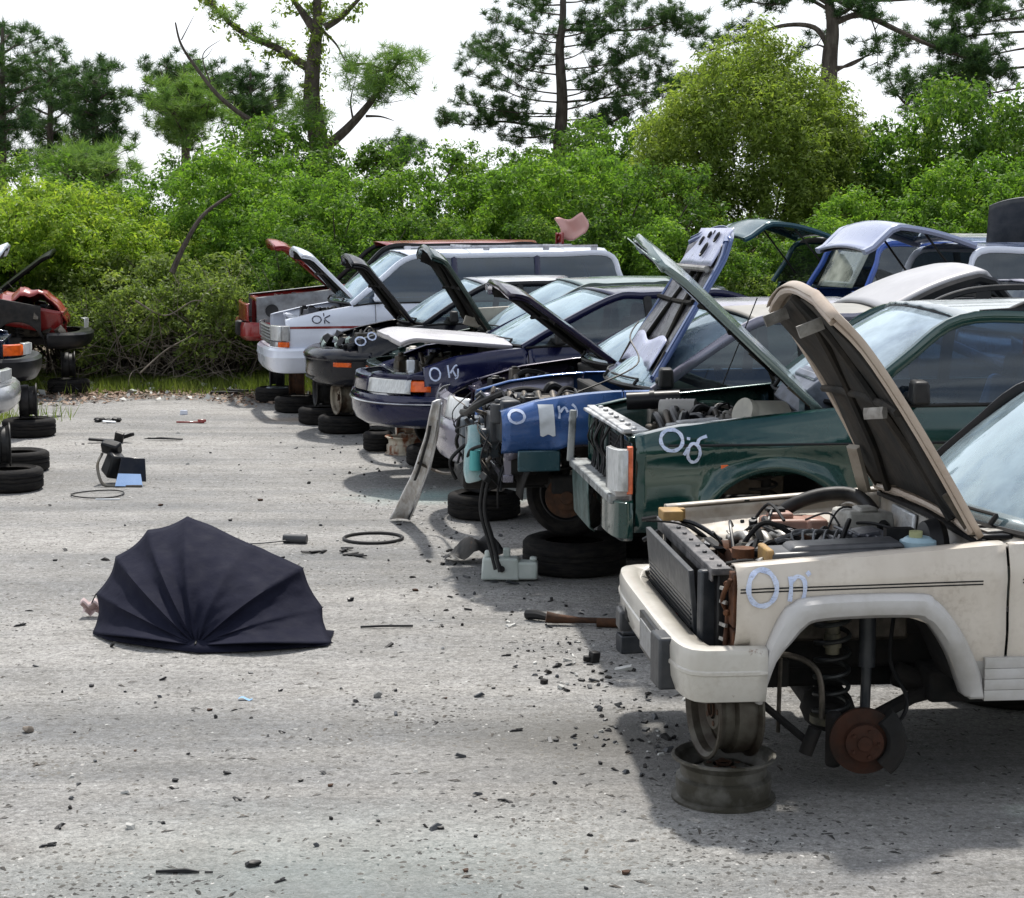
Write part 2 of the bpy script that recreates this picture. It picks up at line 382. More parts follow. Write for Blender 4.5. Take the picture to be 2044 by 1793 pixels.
def hood(S,par,mat,under=UHOOD,ang=45,hx=1.28,hz=None,Lh=1.2,wr=.7,wf=.62,drop=.09,crown=.035,label=None,thick=.03,tilt=0,name='hood',lining=None,rib=None,bow=0.):
    hz=hz if hz is not None else interp(S['top'],hx)+.005
    root=MB(); M=Matrix.Translation((hx,0,hz))@Matrix.Rotation(R(ang),4,'Y')@Matrix.Rotation(R(tilt),4,'X')
    def surf(u,v,off=0,ins=0):
        y=(2*v-1); w=(wr+(wf-wr)*u)-ins; x=-(ins+(Lh-2*ins)*u)
        fb=1-.10*y*y*smooth1((u-.6)/.4)
        z=crown*(1-y*y)-drop*max(0,(u-.80)/.20)**2-.012*u+bow*math.sin(math.pi*u)
        z+=.008*math.exp(-((abs(y)-.55)/.07)**2)
        return M@Vector((x*fb,y*w,z+off))
    root.grid(lambda u,v:surf(u,v),22,18)
    for e in (0,1): root.grid(lambda u,v,e=e:surf(u,e,-.026*v),22,1)
    root.grid(lambda u,v:surf(1,u,-.04*v),18,1)
    root.grid(lambda u,v:surf(0,u,-.03*v),18,1)
    h=root.build(name,mat,par,sol=.006,label=label)
    li=MB(); li.grid(lambda u,v:surf(u,v,-thick-.01*math.sin(u*9)*math.sin(v*8),.07),16,14); li.build('hood_lining',lining or under,h,sol=.008)
    rb=MB()
    for e in (0,1): rb.tube([surf(u/10,e,-.024,.03) for u in range(11)],.019,6,sq=(.7,1.1))
    for u0 in (0,1): rb.tube([surf(u0,v/10,-.024,.03) for v in range(11)],.021,6,sq=(.7,1.2))
    rb.build('hood_frame',mat,h); rb=MB(); rb.tube([surf(.5,v/10,-.045,.05) for v in range(11)],.018,6)
    rb.tube([surf(u/10,.5-.35*(1-u/10),-.045,.05) for u in range(11)],.02,6); rb.tube([surf(u/10,.5+.35*(1-u/10),-.045,.05) for u in range(11)],.02,6)
    rb.parts('hood_rib',rib or under,h)
    hg=MB()
    for sgn in (-1,1):
        a=M@Vector((-.05,sgn*(wr-.06),-.03)); b=Vector((hx+.06,sgn*(wr-.04),hz-.10)); c=M@Vector((-.22,sgn*(wr-.06),-.04))
        hg.tube([b,a,c],.014,6,sq=(1,.5))
    hg.parts('hinge',ALUD,h)
    return h,M
def engine(S,par,seed,x0=.42,x1=1.2,yw=.58,zt=.86,block=ALUD,n_h=9,n_b=7):
    r=random.Random(seed)
    b=MB(); b.box(((x0+x1)/2+.05,0,zt-.28),(.62,.5,.38)); b.box(((x0+x1)/2+.02,-.04,zt-.07),(.46,.24,.09)); b.box(((x0+x1)/2+.02,.17,zt-.09),(.40,.16,.06))
    for k in range(5): b.cyl((x0+.16+k*.1,-.16,zt-.10),(x0+.16+k*.1,.02,zt-.0),.022,n=8)
    b.cyl((x0+.1,-.12,zt-.2),(x0+.17,-.12,zt-.2),.09); b.cyl((x0+.1,.14,zt-.24),(x0+.17,.14,zt-.24),.07)
    b.build('engine',block,par,bev=.012)
    mats=[BLK,ALU,GRYP,BLKG,ALUD,GRYCAST,STEEL]
    for k in range(n_b):
        q=MB(); x=r.uniform(x0,x1-.08); y=r.choice([-1,1])*r.uniform(.22,yw); z=zt-r.uniform(.06,.20); sz=(r.uniform(.08,.24),r.uniform(.08,.2),r.uniform(.08,.2))
        if r.random()<.5: q.box((x,y,z),sz,(0,0,r.uniform(-.4,.4)),tp=.85); q.box((x,y,z+sz[2]/2+.008),(sz[0]*.5,sz[1]*.5,.02))
        else:
            q.cyl((x,y,z-.08),(x,y,z+.05),.06,n=14); q.cyl((x,y,z+.05),(x,y,z+.08),.03,n=12)
        q.build(r.choice(['engine_ancillary','housing','reservoir']),r.choice(mats),par,bev=.01)
    for k in range(n_h):
        q=MB(); a=Vector((r.uniform(x0,x1),r.uniform(-yw,yw),zt-r.uniform(.12,.25))); c=Vector((r.uniform(x0,x1),r.uniform(-yw,yw),zt-r.uniform(.12,.25)))
        m=(a+c)/2+Vector((r.uniform(-.1,.1),r.uniform(-.1,.1),r.uniform(.08,.22))); m.z=min(m.z,zt+.02)
        rr=r.choice([.006,.009,.014,.022,.03]); q.tube(spl([a,(a+m)/2+Vector((0,0,.04)),m,(m+c)/2+Vector((0,0,.03)),c],5),rr,8)
        q.build('hose',r.choice([BLK,BLK,RUB,ALU,BLKG]),par)
def bay(S,par,mat,x0=.33,hx=1.28,rad=True,fire=None,xf=None,zt=None):
    W=S['W']; f=MB(); zt=zt or interp(S['top'],hx)
    f.box((hx+.03,0,(zt+.42)/2-.01),(.03,2*W-.34,zt-.46)); f.box((hx+.06,0,zt-.05),(.1,2*W-.36,.03))
    f.build('firewall',fire or UND,par,bev=.006)
    for s in (-1,1):
        q=MB(); q.grid(lambda u,v:(x0+(hx-x0)*u,s*(W-.10-.10*v-.03*math.sin(u*5)),interp(S['top'],x0+(hx-x0)*u)-.015-.34*v),10,5)
        q.cyl((.86,s*(W-.3),zt-.34),(.86,s*(W-.3),zt-.09),.10,.08,n=14)
        q.build('inner_fender',fire or mat,par,sol=.006)
    if rad:
        q=MB(); zz=interp(S['top'],x0)
        q.box((x0,0,zz-.04),(.09,2*W-.36,.035)); q.box((x0,0,.42),(.07,2*W-.4,.05))
        for s in (-1,1): q.box((x0,s*(W-.24),(zz+.38)/2),(.05,.06,zz-.42))
        q.build('radiator_support',mat,par,bev=.006)
        q=MB(); q.box((x0+.07,0,(zz+.36)/2),(.04,2*W-.66,zz-.5)); 
        for k in range(14): q.box((x0+.045,0,.45+k*(zz-.55)/14),(.008,2*W-.7,.012))
        q.box((x0+.07,-(W-.36),(zz+.36)/2),(.06,.06,zz-.48)); q.box((x0+.07,(W-.36),(zz+.36)/2),(.06,.06,zz-.48))
        q.build('radiator',BLK,par,bev=.004)
    q=MB(); q.box((S['L']/2+.3,0,.38),(S['L']-1.2,2*W-.24,.12)); q.box((.8,0,.36),(.9,.7,.10)); q.build('underbody',UND,par,bev=.02)
def wells(S,par):
    for a in S['arch']:
        xc,zc,r=a[:3]
        if callable(r): continue
        for s in (-1,1):
            q=MB(); q.grid(lambda u,v:(xc+(r+.02)*math.cos(math.pi*u),s*(S['W']-.03-.30*v),zc+(r+.02)*math.sin(math.pi*u)*(1)),16,3); q.build('wheel_well',UND,par,sol=.01)
def rear_wheels(S,par):
    a=S['arch'][1]; zz=par.location.z
    for s in (-1,1):
        q=MB(); q.cyl((a[0],s*(S['W']-.05),.31-zz),(a[0],s*(S['W']-.26),.31-zz),.31,n=32); q.build('rear_wheel',RUB,par,bev=.03)
def cabin(S,par,mat,glass=GLS,wind=WGL,front_only=False,pcol=None,seats=SEAT,rear_glass=True,roofmat=None,belt_off=0,fmat=None,windshield=True):
    g=S['gh']; a,f,r_,c=g['a'],g['f'],g['r'],g['c']; ins=g.get('inset',.17); cr=g.get('crown',.05); W=S['W']
    zr=max(f[1],r_[1]); zb=a[1]
    bow=g.get('bow',.12)
    def yat(x,z): return side_y(S,min(max(x,S['D']+.05),S['L']-.3),interp(S['top'],min(max(x,S['D']+.05),S['L']-.3)))-.02-ins*max(0,(z-zb)/(zr-zb))**1.15
    mid=[(f[0]+(r_[0]-f[0])*k/4,f[1]+(r_[1]-f[1])*k/4+.012*math.sin(math.pi*k/4)) for k in (1,2,3)]
    k1=((a[0]*.5+f[0]*.5),(a[1]*.48+f[1]*.52)+.012)
    line=[a,k1,f]+mid+[r_,((r_[0]+c[0])/2,(r_[1]+c[1])/2+.015),c]
    lp=spl([(p[0],0,p[1]) for p in line],5); ln=[(p.x,p.z) for p in lp]
    for s in (-1,1):
        q=MB(); q.tube([(x,s*yat(x,z),z) for x,z in ln],.030,8,sq=(1.15,.75),up=(0,0,1)); q.build('window_frame',fmat or mat,par)
    # roof
    x0,x1=f[0],r_[0]
    q=MB()
    def rf(u,v):
        y=(2*v-1); xe0=x0-bow*(1-y*y); xe1=x1+bow*.6*(1-y*y); x=xe0+(xe1-xe0)*u
        z=f[1]+(r_[1]-f[1])*u+.012*math.sin(math.pi*u)+cr*(1-y*y)+.018
        for k in g.get('ribs',[]): z+=.008*math.exp(-((y-k)/.03)**2)
        return (x,y*(yat(x0,zr)+.012),z-.02*abs(y)**8)
    q.grid(rf,16,24); q.build('roof',roofmat or mat,par,sol=.012)
    if windshield:
        q=MB()
        def wf(u,v):
            y=2*u-1; zb_=a[1]+.0; xb=a[0]-.17*(1-y*y)+.02; pb=Vector((xb,y*(yat(a[0],a[1])-.01),zb_+.01)); pt=Vector((f[0]-bow*(1-y*y)+.01,y*(yat(f[0],f[1])-.005),f[1]+cr*(1-y*y)+.005))
            p=pb.lerp(pt,v); n=Vector((-(pt.z-pb.z),0,(pt.x-pb.x))).normalized(); return p+n*(.035*4*v*(1-v)*(1-.3*y*y))
        q.grid(wf,18,10); q.build('windshield',wind,par,sol=.004)
        q=MB(); q.tube([wf(k/18,.0) for k in range(19)],.016,6); q.tube([wf(k/18,1.0) for k in range(19)],.012,6)
        for e in(0,1): q.tube([wf(e,k/8) for k in range(9)],.014,6)
        q.build('windshield_seal',BLK,par)
        wp=MB()
        for yy in(.15,.62):
            p=[Vector(wf(yy+.34*t,.03+.09*t*0+.02))+Vector((-.02,0,.025)) for t in (0,.25,.5,.75,1)]; wp.tube(p,.008,6); wp.cyl(p[0]+Vector((-.03,0,-.04)),p[0],.012,n=8)
        wp.build('wiper',BLK,par)
    # cowl
    hx=S.get('hx',1.28); q=MB(); hz=interp(S['top'],hx)
    q.grid(lambda u,v:(hx+.05+(a[0]-.17*(1-(2*u-1)**2)+.03-hx-.05)*v,(2*u-1)*(W-.12),hz-.02+(a[1]+.01-hz+.02)*v-.02*math.sin(math.pi*v)),14,4); q.build('cowl',g.get('cowlmat',BLK),par,sol=.01)
    if not front_only or True:
        tz=lambda x:interp(S['top'],x)
        edges=[a[0]+.06]+list(g['pil'])+[c[0]-.04]
        for s in (-1,1):
            for xa,xb in zip(edges,edges[1:]):
                q=MB(); xs=np.linspace(xa+.03,xb-.03,9); 
                def zt(x): 
                    z=-1
                    for (p,q1),(p2,q2) in zip(ln,ln[1:]):
                        if min(p,p2)-1e-6<=x<=max(p,p2)+1e-6 and abs(p2-p)>1e-6: z=max(z,q1+(q2-q1)*(x-p)/(p2-p))
                    return z
                def fn(u,v):
                    x=xs[int(round(u*8))]; z0=tz(x)-.01; z1=max(z0+.004,zt(x)-.012); z=z0+(z1-z0)*v
                    return (x,s*(yat(x,z)-.004),z)
                q.grid(fn,8,6); q.build('side_window',glass,par)
            q=MB()
            for xp in g['pil']:
                q.tube([(xp,s*yat(xp,zz),zz) for zz in np.linspace(tz(xp)-.02,zt(xp),6)],.032,6,sq=(1.2,.6))
            q.parts('pillar',g.get('pilmat',BLK),par)
            q=MB(); q.tube([(x,s*(side_y(S,x,tz(x))+.002),tz(x)+.006) for x in np.linspace(a[0]+.02,c[0]-.02,20)],.010,6,sq=(1,1.4)); q.build('belt_moulding',BLK,par)
    if rear_glass:
        q=MB()
        def rg(u,v):
            y=2*u-1; pb=Vector((c[0]+bow*.5*(1-y*y),y*(yat(c[0],c[1])-.02),c[1]+.0)); pt=Vector((r_[0]+bow*.6*(1-y*y),y*(yat(r_[0],r_[1])-.01),r_[1]+cr*(1-y*y)+.005)); return pb.lerp(pt,v)
        q.grid(rg,12,6); q.build('rear_window',glass,par,sol=.004)
    # interior
    xs=a[0]+.75
    for s in (-1,1):
        q=MB(); q.box((xs+.28,s*.37,.52),(.5,.5,.16)); q.box((xs+.56,s*.37,.86),(.15,.48,.62),(0,.28,0),tp=.85); q.box((xs+.69,s*.37,1.22),(.10,.26,.17),(0,.2,0)); q.build('seat',seats,par,bev=.04,seg=3)
    if g.get('bench',True):
        q=MB(); q.box((xs+1.35,0,.55),(.5,1.2,.16)); q.box((xs+1.62,0,.86),(.16,1.2,.5),(0,.3,0)); q.build('rear_seat',seats,par,bev=.04,seg=3)
    q=MB(); q.box((a[0]+.28,0,zb-.12),(.42,2*W-.3,.2),(0,.1,0),tp=.9); q.build('dashboard',BLK,par,bev=.03)
    q=MB(); cc=Vector((a[0]+.62,-.37,zb-.05)); Mq=Matrix.Translation(cc)@Matrix.Rotation(R(62),4,'Y')
    q.tube([Mq@Vector((.19*math.cos(t),.19*math.sin(t),0)) for t in np.linspace(0,2*math.pi,25)[:-1]],.014,6,closed=True); q.cyl(Mq@Vector((-.18,0,0)),Mq@Vector((.18,0,0)),.015,n=6); q.cyl(Mq@Vector((0,0,.02)),Mq@Vector((0,0,-.2)),.05,n=10); q.build('steering_wheel',BLK,par)
    return ln,yat
def tail(S,par,mat,z0=None,z1=None):
    L_,W=S['L'],S['W']; z0=z0 or interp(S['bot'],L_)+.02; z1=z1 or interp(S['top'],L_)
    q=MB(); q.grid(lambda u,v:(L_-.03-.10*(2*u-1)**4-.05*(v-.5)**2,(2*u-1)*(W-.06),z0+(z1-z0)*v),16,8); q.build('rear_panel',mat,par,sol=.02)
    c=S['gh']['c']
    if c[0]<L_-.4:
        q=MB(); q.grid(lambda u,v:(c[0]-.05+(L_-.03-c[0]+.05)*v,(2*u-1)*(W-.06),interp(S['top'],c[0]+(L_-c[0])*v)+.03*(1-(2*u-1)**2)+.004),12,10); q.build('trunk_lid',mat,par,sol=.02)
def seams(S,par,mat,x0,ds,names=('fender','front_door','rear_door','quarter_panel'),far=True,lab=None):
    xs=[x0]+ds+[S['L']-.02]
    for i,(xa,xb) in enumerate(zip(xs,xs[1:])):
        nm=names[min(i,len(names)-1)] if i<len(xs)-2 else names[-1]
        panel(S,-1,xa,xb,nm,mat,par,lip=.10 if i==0 else .04)
    if far:
        panel(S,1,xs[0],xs[1],'fender',mat,par,lip=.10); panel(S,1,xs[1],xs[-1],'body_side',mat,par,lip=.04)
def handle(S,par,x,z,mat=BLK):
    q=MB(); y=side_y(S,x,z); q.box((x,-y-.012,z),(.15,.03,.03)); q.box((x,-y-.002,z),(.19,.012,.07)); q.build('door_handle',mat,par,bev=.006)
def mirror(S,par,x,z,mat=BLK,s=-1):
    q=MB(); y=side_y(S,x,interp(S['top'],x)); q.box((x+.02,s*(y+.10),z),(.10,.19,.13),(0,0,s*.15),tp=.85); q.box((x+.02,s*(y-.0),z-.03),(.09,.10,.05)); q.build('mirror',mat,par,bev=.02,seg=3)
def strokes(S,par,lines,x0,z0,sc,wd=.018,mat=CHALK,label=None,side=-1,name='chalk_mark'):
    q=MB(); r=random.Random(int(x0*100)+3)
    for ln in lines:
        pts=spl([(x0+u*sc,0,z0+v*sc) for u,v in ln],5) if len(ln)>2 else [Vector((x0+u*sc,0,z0+v*sc)) for u,v in ln]
        L_=[];Rr=[]
        for i,p in enumerate(pts):
            t=(pts[min(i+1,len(pts)-1)]-pts[max(i-1,0)]).normalized(); n=Vector((-t.z,0,t.x)); w=wd*(.5+.06*math.sin(i*.7+x0)); 
            for lst,sg in((L_,1),(Rr,-1)):
                a=p+n*w*sg*r.uniform(.96,1.04); lst.append(Vector((a.x,side*(side_y(S,a.x,a.z)+.0105),a.z)))
        vs=[];
        for a,b in zip(L_,Rr): vs+=[a,b]
        q.add(vs,[(2*i,2*i+1,2*i+3,2*i+2) for i in range(len(pts)-1)])
    return q.build(name,mat,par,label=label)
def ell(cx,cz,rx,rz,a0=0,a1=375,n=14): return [(cx+rx*math.cos(R(a0+(a1-a0)*k/n)),cz+rz*math.sin(R(a0+(a1-a0)*k/n))) for k in range(n+1)]
def strut(S,par,x,s=-1,drop=0,disc=RUSTD):
    W=S['W']; z=S['arch'][0][1]-drop
    q=MB(); Mx=Matrix.Translation((x,s*(W-.16),z))@Matrix.Rotation(R(-90*s),4,'X')
    q.lathe([(0,.05),(.04,.05),(.045,.03),(.085,.03),(.085,.01),(.14,.01),(.14,-.012),(0,-.012)],24,Mx); q.build('brake_disc',disc,par)
    q=MB(); q.cyl((x,s*(W-.22),z+.02),(x+.02,s*(W-.27),z+.42),.028,n=12); q.tube([(x+.075*math.cos(t),s*(W-.26)+.075*math.sin(t),z+.14+t*.0095) for t in np.arange(0,28,.45)],.009,6); q.cyl((x,s*(W-.18),z),(x+.05,.1*s,z+.03),.025,n=10); q.build('suspension_strut',UND,par)
# ------------------------------------------------------------------ wheels and tyres used as stands
def prof_rim(w=.19,r=.205):
    return [(r,-w/2),(r+.012,-w/2+.002),(r+.012,-w/2+.012),(r-.012,-w/2+.020),(r-.006,-w/2+.045),(r-.006,w/2-.095),(r-.026,w/2-.083),(r-.026,w/2-.045),(r-.010,w/2-.02),(r+.012,w/2-.012),(r+.012,w/2-.002),(r,w/2),
            (r-.018,w/2-.016),(r-.026,w/2-.045),(r-.050,w/2-.075),(r-.050,w/2-.085),(.10,w/2-.060),(.085,w/2-.045),(.045,w/2-.045),(.045,w/2-.052),(.085,w/2-.055),(.10,w/2-.07),(r-.052,w/2-.10),(r-.052,-w/2+.058),(r-.028,-w/2+.04),(r-.02,-w/2+.014)]
def rim(loc,rot,mat,label,group=None,w=.19,r=.205,cat='wheel rim',name='wheel_rim'):
    o=empty(name,loc,0,label,cat,group,rot=rot); q=MB(); q.lathe(prof_rim(w,r),36,closed=True); q.build('rim_barrel',mat,o,ang=24)
    q=MB(); 
    for k in range(5):
        a=2*math.pi*k/5; q.cyl((.062*math.cos(a),.062*math.sin(a),w/2-.05),(.062*math.cos(a),.062*math.sin(a),w/2-.042),.012,n=8)
    q.lathe([(.03,w/2-.048),(.036,w/2-.036),(.03,w/2-.036)],14); q.build('hub_plate',RUSTD,o); return o
def tyre(loc,rot,label,group=None,w=.20,r=.31,ri=.20,rimmat=None,mat=None,cat='tyre'):
    o=empty('tyre',loc,0,label,cat,group,rot=rot); q=MB(); n=48; pr=[(ri,-w*.40),(ri+.03,-w*.47),(r-.06,-w*.52),(r-.02,-w*.46),(r,-w*.36),(r+.002,-.02),(r-.007,-.016),(r-.007,-.008),(r+.002,-.004),(r+.002,.02),(r-.007,.024),(r-.007,.032),(r+.002,.036),(r,w*.36),(r-.02,w*.46),(r-.06,w*.52),(ri+.03,w*.47),(ri,w*.40),(ri+.012,w*.34),(r-.03,w*.3),(r-.03,-w*.3),(ri+.012,-w*.34)]
    q.lathe(pr,n,closed=True); q.build('tyre_casing',mat or RUB,o,ang=45)
    if rimmat:
        q=MB(); q.lathe(prof_rim(w*.86,ri-.008),32,closed=True); q.build('wheel_rim',rimmat,o,ang=50)
    return o
def side_moulding(S,par,x0,x1,z,mat,h=.02,name='side_moulding'):
    q=MB(); q.grid(lambda u,v:(x0+(x1-x0)*u,-(side_y(S,x0+(x1-x0)*u,z+h*(v-.5))+.006),z+h*(v-.5)+.03*(x0+(x1-x0)*u)*0),40,2); q.build(name,mat,par,sol=.006)
def stand(px,py,lab_t,lab_r,rz=0,rimmat=RUSTD,flat='tyre',up=True,tw=.2,off=(0,0),tr=.30,rr=.19,zrot=0):
    p=G(px,py); x,y=p.x,p.y+tr*.95
    if flat=='tyre': tyre((x,y,tw*.52),(0,0,rz),lab_t,'tyres the cars stand on',w=tw,r=tr); zt=tw*1.03
    else: rim((x,y,.095),(0,0,rz),rimmat,lab_t,'wheel rims the cars stand on'); zt=.19
    if up: rim((x+off[0],y+off[1],zt+rr+.012),(R(90),0,R(zrot)),rimmat,lab_r,'wheel rims the cars stand on',r=rr,w=.2)
# ------------------------------------------------------------------ 1: white-beige off-roader in front
def cherokee():
    A=[(-.50,.30),(-.45,.552),(-.38,.668),(-.296,.768),(-.249,.791),(.12,.799),(.228,.760),(.304,.636),(.383,.46),(.40,.30)]
    fa=lambda d: interp(A,d) if A[0][0]<d<A[-1][0] else None
    S=dict(W=.86,L=4.25,D=.10,n=7,top=[(.1,.99),(.22,1.0),(1.28,1.075),(1.5,1.085),(4.2,1.10)],bot=[(.0,.68),(.30,.68),(.31,.45),(4.2,.46)],
        arch=[(.80,.24,fa,.42),(3.38,.4,.40)],roll=.03,crease=[(.93,.008),(.70,.006)],hx=1.28,gh=dict(a=(1.46,1.09),f=(2.02,1.60),r=(3.95,1.62),c=(4.15,1.10),inset=.16,pil=[2.45,3.2],cowlmat=P['beige'],bow=.06))
    c=empty('scrap_car',(.605,7.745,0),R(5),'whitish beige boxy off-roader nearest the camera, hood up, front wheel off, rusty brake disc hanging','car','scrap cars in the right-hand row')
    pm=P['beige']
    panel(S,-1,.22,1.34,'fender',pm,c,lip=.085,nr=14); panel(S,-1,1.345,2.45,'front_door',pm,c); panel(S,-1,2.45,4.2,'rear_body_side',pm,c)
    panel(S,1,.22,1.34,'fender',pm,c,lip=.085,nr=14); panel(S,1,1.345,4.2,'body_side',pm,c)
    ln,yat=cabin(S,c,pm,seats=SEAT,fmat=BLKG); tail(S,c,pm)
    # pinstripes
    for z0 in (.905,.918):
        q=MB(); xs=np.linspace(.235,1.235,20); q.grid(lambda u,v:(.235+1.0*u,-(side_y(S,.235+u,z0+.018*u+.006*v)+.0055),z0+.018*u+.006*v),20,1); q.build('pinstripe',BLKG,c)
        q=MB(); q.grid(lambda u,v:(1.40+.9*u,-(side_y(S,1.4+.9*u,z0+.02+.006*v)+.0055),z0+.022+.006*v),20,1); q.build('pinstripe',BLKG,c)
    # flares
    O=[(.285,.452),(.335,.668),(.404,.82),(.45,.862),(.504,.884),(.728,.895),(.983,.891),(1.03,.868),(1.075,.828),(1.151,.72),(1.228,.567),(1.262,.455)]
    I=[(.34,.452),(.385,.62),(.445,.70),(.495,.755),(.551,.785),(.728,.796),(.94,.795),(.99,.778),(1.028,.75),(1.104,.636),(1.165,.50),(1.183,.455)]
    for s in (-1,1):
        q=MB(); n=44; Os=spl([(x,0,z) for x,z in O],4); Is=spl([(x,0,z) for x,z in I],4)
        def ff(u,v):
            i=int(round(u*(len(Os)-1))); o_,i_=Os[i],Is[i]; p=o_.lerp(i_,min(1,max(0,(v-.12)/.76))); y=side_y(S,p.x,max(.5,p.z)); out=[.0,.035,.058,.062,.058,.05,.015,-.06][int(round(v*7))]
            return (p.x,s*(y+out),p.z)
        q.grid(ff,len(Os)-1,7); q.build('wheel_arch_flare',P['beigetrim'],c,sol=.006)
        q=MB(); q.grid(lambda u,v:(.33+.86*u,s*(.80-.32*v),(interp([(a,b) for a,b in I],.33+.86*u)+.03-.0*v)),26,4); q.build('wheel_well',UND,c,sol=.01)
        q=MB(); q.grid(lambda u,v:(.28+1.0*u,s*(.30+.02*math.sin(u*9)),.60+.24*v),10,4); q.build('wheel_well_wall',UND,c,sol=.02)
    q=MB()
    for k,zz in enumerate((.60,.555,.51,.465)): q.tube([(x,-(.868),zz) for x in np.linspace(1.25,2.9,8)],.023,6,sq=(1,.7))
    q.box((2.0,-.83,.53),(1.6,.05,.17)); q.build('rocker_cladding',P['beigetrim'],c)
    # bumper
    B=dict(S,W=.90,D=.15,n=5)
    pr=[(-.10,.675),(-.02,.690),(.015,.682),(.022,.655),(.020,.60),(.026,.595),(.026,.585),(.020,.58),(.016,.53),(-.005,.47),(-.05,.455)]
    bp=wrap(B,pr,'front_bumper',paint('chalky_bumper_paint',(.56,.54,.49),.5,.35,dcol=(.25,.2,.14),rust=.8),c,x1=.34,sol=.006)
    q=MB()
    q.box((-.015,-.60,.575),(.10,.17,.22),(0,0,.06))
    q.box((-.01,.60,.48),(.06,.14,.10))
    q.parts('bumper_guard',GRYP,c,bev=.012)
    q=MB(); q.box((-.03,-.26,.585),(.02,.40,.17)); q.build('plate_bracket',BLKG,c,bev=.004)
    q=MB(); q.box((-.043,-.26,.585),(.008,.30,.115)); q.build('license_plate',mat_gen('worn_plate',(.30,.31,.32),(.2,.2,.2),.4,.2,20),c)
    q=MB()
    for s in (-1,1): q.box((.12,s*.47,.56),(.28,.10,.12)); q.box((.3,s*.40,.46),(.5,.09,.12))
    q.parts('frame_rail',UND,c,bev=.01)
    # radiator area
    q=MB(); q.box((.20,0,.955),(.085,1.34,.03)); q.box((.165,0,.935),(.012,1.30,.05))
    for yy in np.linspace(-.62,.62,9): q.cyl((.20,yy,.97),(.20,yy,.98),.012,n=8)
    q.build('radiator_support',mat_gen('dusty_black_bar',(.05,.05,.055),(.20,.19,.19),.5,.2,9),c,bev=.006)
    q=MB(); q.box((.13,.06,.70),(.025,1.10,.46),(0,-.10,0)); 
    q.build('condenser',GRYP,c,bev=.004)
    q=MB()
    for k in range(22): q.box((.112+.002*k*0,.06,.50+k*.0195),(.006,1.06,.006),(0,-.10,0))
    q.build('condenser_fins',BLKG,c)
    q=MB(); q.box((.235,0,.70),(.05,1.2,.50)); q.box((.225,-.62,.70),(.075,.07,.52)); q.box((.225,.60,.70),(.075,.07,.52)); q.build('radiator',BLK,c,bev=.008)
    q=MB(); q.box((.17,-.575,.70),(.10,.045,.50),(0,0,.3)); q.build('side_shroud',GRYP,c,bev=.01)
    q=MB(); q.box((.26,-.765,.86),(.08,.10,.22)); q.box((.25,-.77,.62),(.06,.09,.24))
    for z in (.92,.80,.70,.60): q.cyl((.20,-.75,z),(.23,-.72,z),.014,n=8)
    q.tube(spl([(.21,-.80,.95),(.19,-.74,.86),(.22,-.70,.78),(.2,-.76,.68),(.22,-.7,.58)],5),.012,6); q.build('headlight_mount',RUST,c,bev=.005)
    q=MB()
    for z in (.90,.845,.75,.69,.60): q.box((.195,-.74,z),(.012,.05,.014),(0,.2,.3))
    q.parts('metal_clip',ALU,c)
    q=MB(); q.box((.215,.60,.99),(.10,.14,.05)); q.box((.24,.57,.91),(.04,.05,.14)); q.box((.27,.66,.93),(.05,.04,.16)); q.build('yellowed_bracket',YEL,c,bev=.006)
    q=MB(); q.tube([(.03,.05,.58),(.12,-.12,.66)],.007,6); q.build('red_rod',P['redf'],c)
    # engine bay
    q=MB(); q.box((.80,0,.54),(1.0,.56,.2)); q.box((.80,.0,.42),(.8,.3,.2)); q.build('engine_cradle',UND,c,bev=.02)
    q=MB(); q.box((.78,-.02,.70),(.72,.30,.34)); q.box((.78,-.26,.68),(.66,.14,.22)); q.build('engine_block',ALUD,c,bev=.02)
    q=MB(); q.box((.74,-.03,.905),(.70,.20,.075),tp=.9); q.box((.46,-.03,.95),(.08,.12,.03)); q.cyl((.56,-.03,.94),(.56,-.03,.965),.035); q.build('valve_cover',mat_gen('brown_black_cover',(.045,.032,.026),(.09,.065,.05),.35,.3,9),c,bev=.02)
    q=MB()
    for k in range(5):
        x=.50+.085*k; q.tube(spl([(x,.05,.89),(x-.02,.13,.955),(x-.05,.23,.93),(x-.06,.30,.85)],5),.028,10)
    q.box((.62,.30,.86),(.42,.10,.10)); q.build('intake_manifold',ALU,c,bev=.01)
    q=MB(); q.cyl((.37,-.02,.80),(.44,-.02,.80),.13,n=24); q.cyl((.36,-.02,.80),(.38,-.02,.80),.05); q.cyl((.38,.2,.86),(.43,.2,.86),.07,n=20); q.cyl((.38,-.28,.74),(.43,-.28,.74),.07,n=20); q.build('pulley',RUST,c,ang=30)
    q=MB()
    for k in range(8): q.tube([(.42,.2,.86),(.34,.2+.17*math.cos(k*.785),.80+.17*math.sin(k*.785))],.02,6,sq=(.3,1.3))
    q.cyl((.33,.2,.80),(.36,.2,.80),.05); q.build('cooling_fan',BLK,c)
    q=MB(); q.cyl((.42,.36,.82),(.56,.36,.84),.075,n=20); q.box((.49,.36,.90),(.10,.08,.05)); q.build('alternator',ALU,c,bev=.01)
    q=MB(); q.box((.78,.56,.90),(.28,.20,.15),tp=.88); q.box((.74,.56,.985),(.12,.10,.035)); q.box((.90,.52,.93),(.1,.16,.10)); q.build('washer_bottle',PNKB,c,bev=.025,seg=3)
    q=MB(); q.box((.72,.575,1.01),(.09,.07,.02)); q.build('bottle_cap',BLK,c,bev=.006)
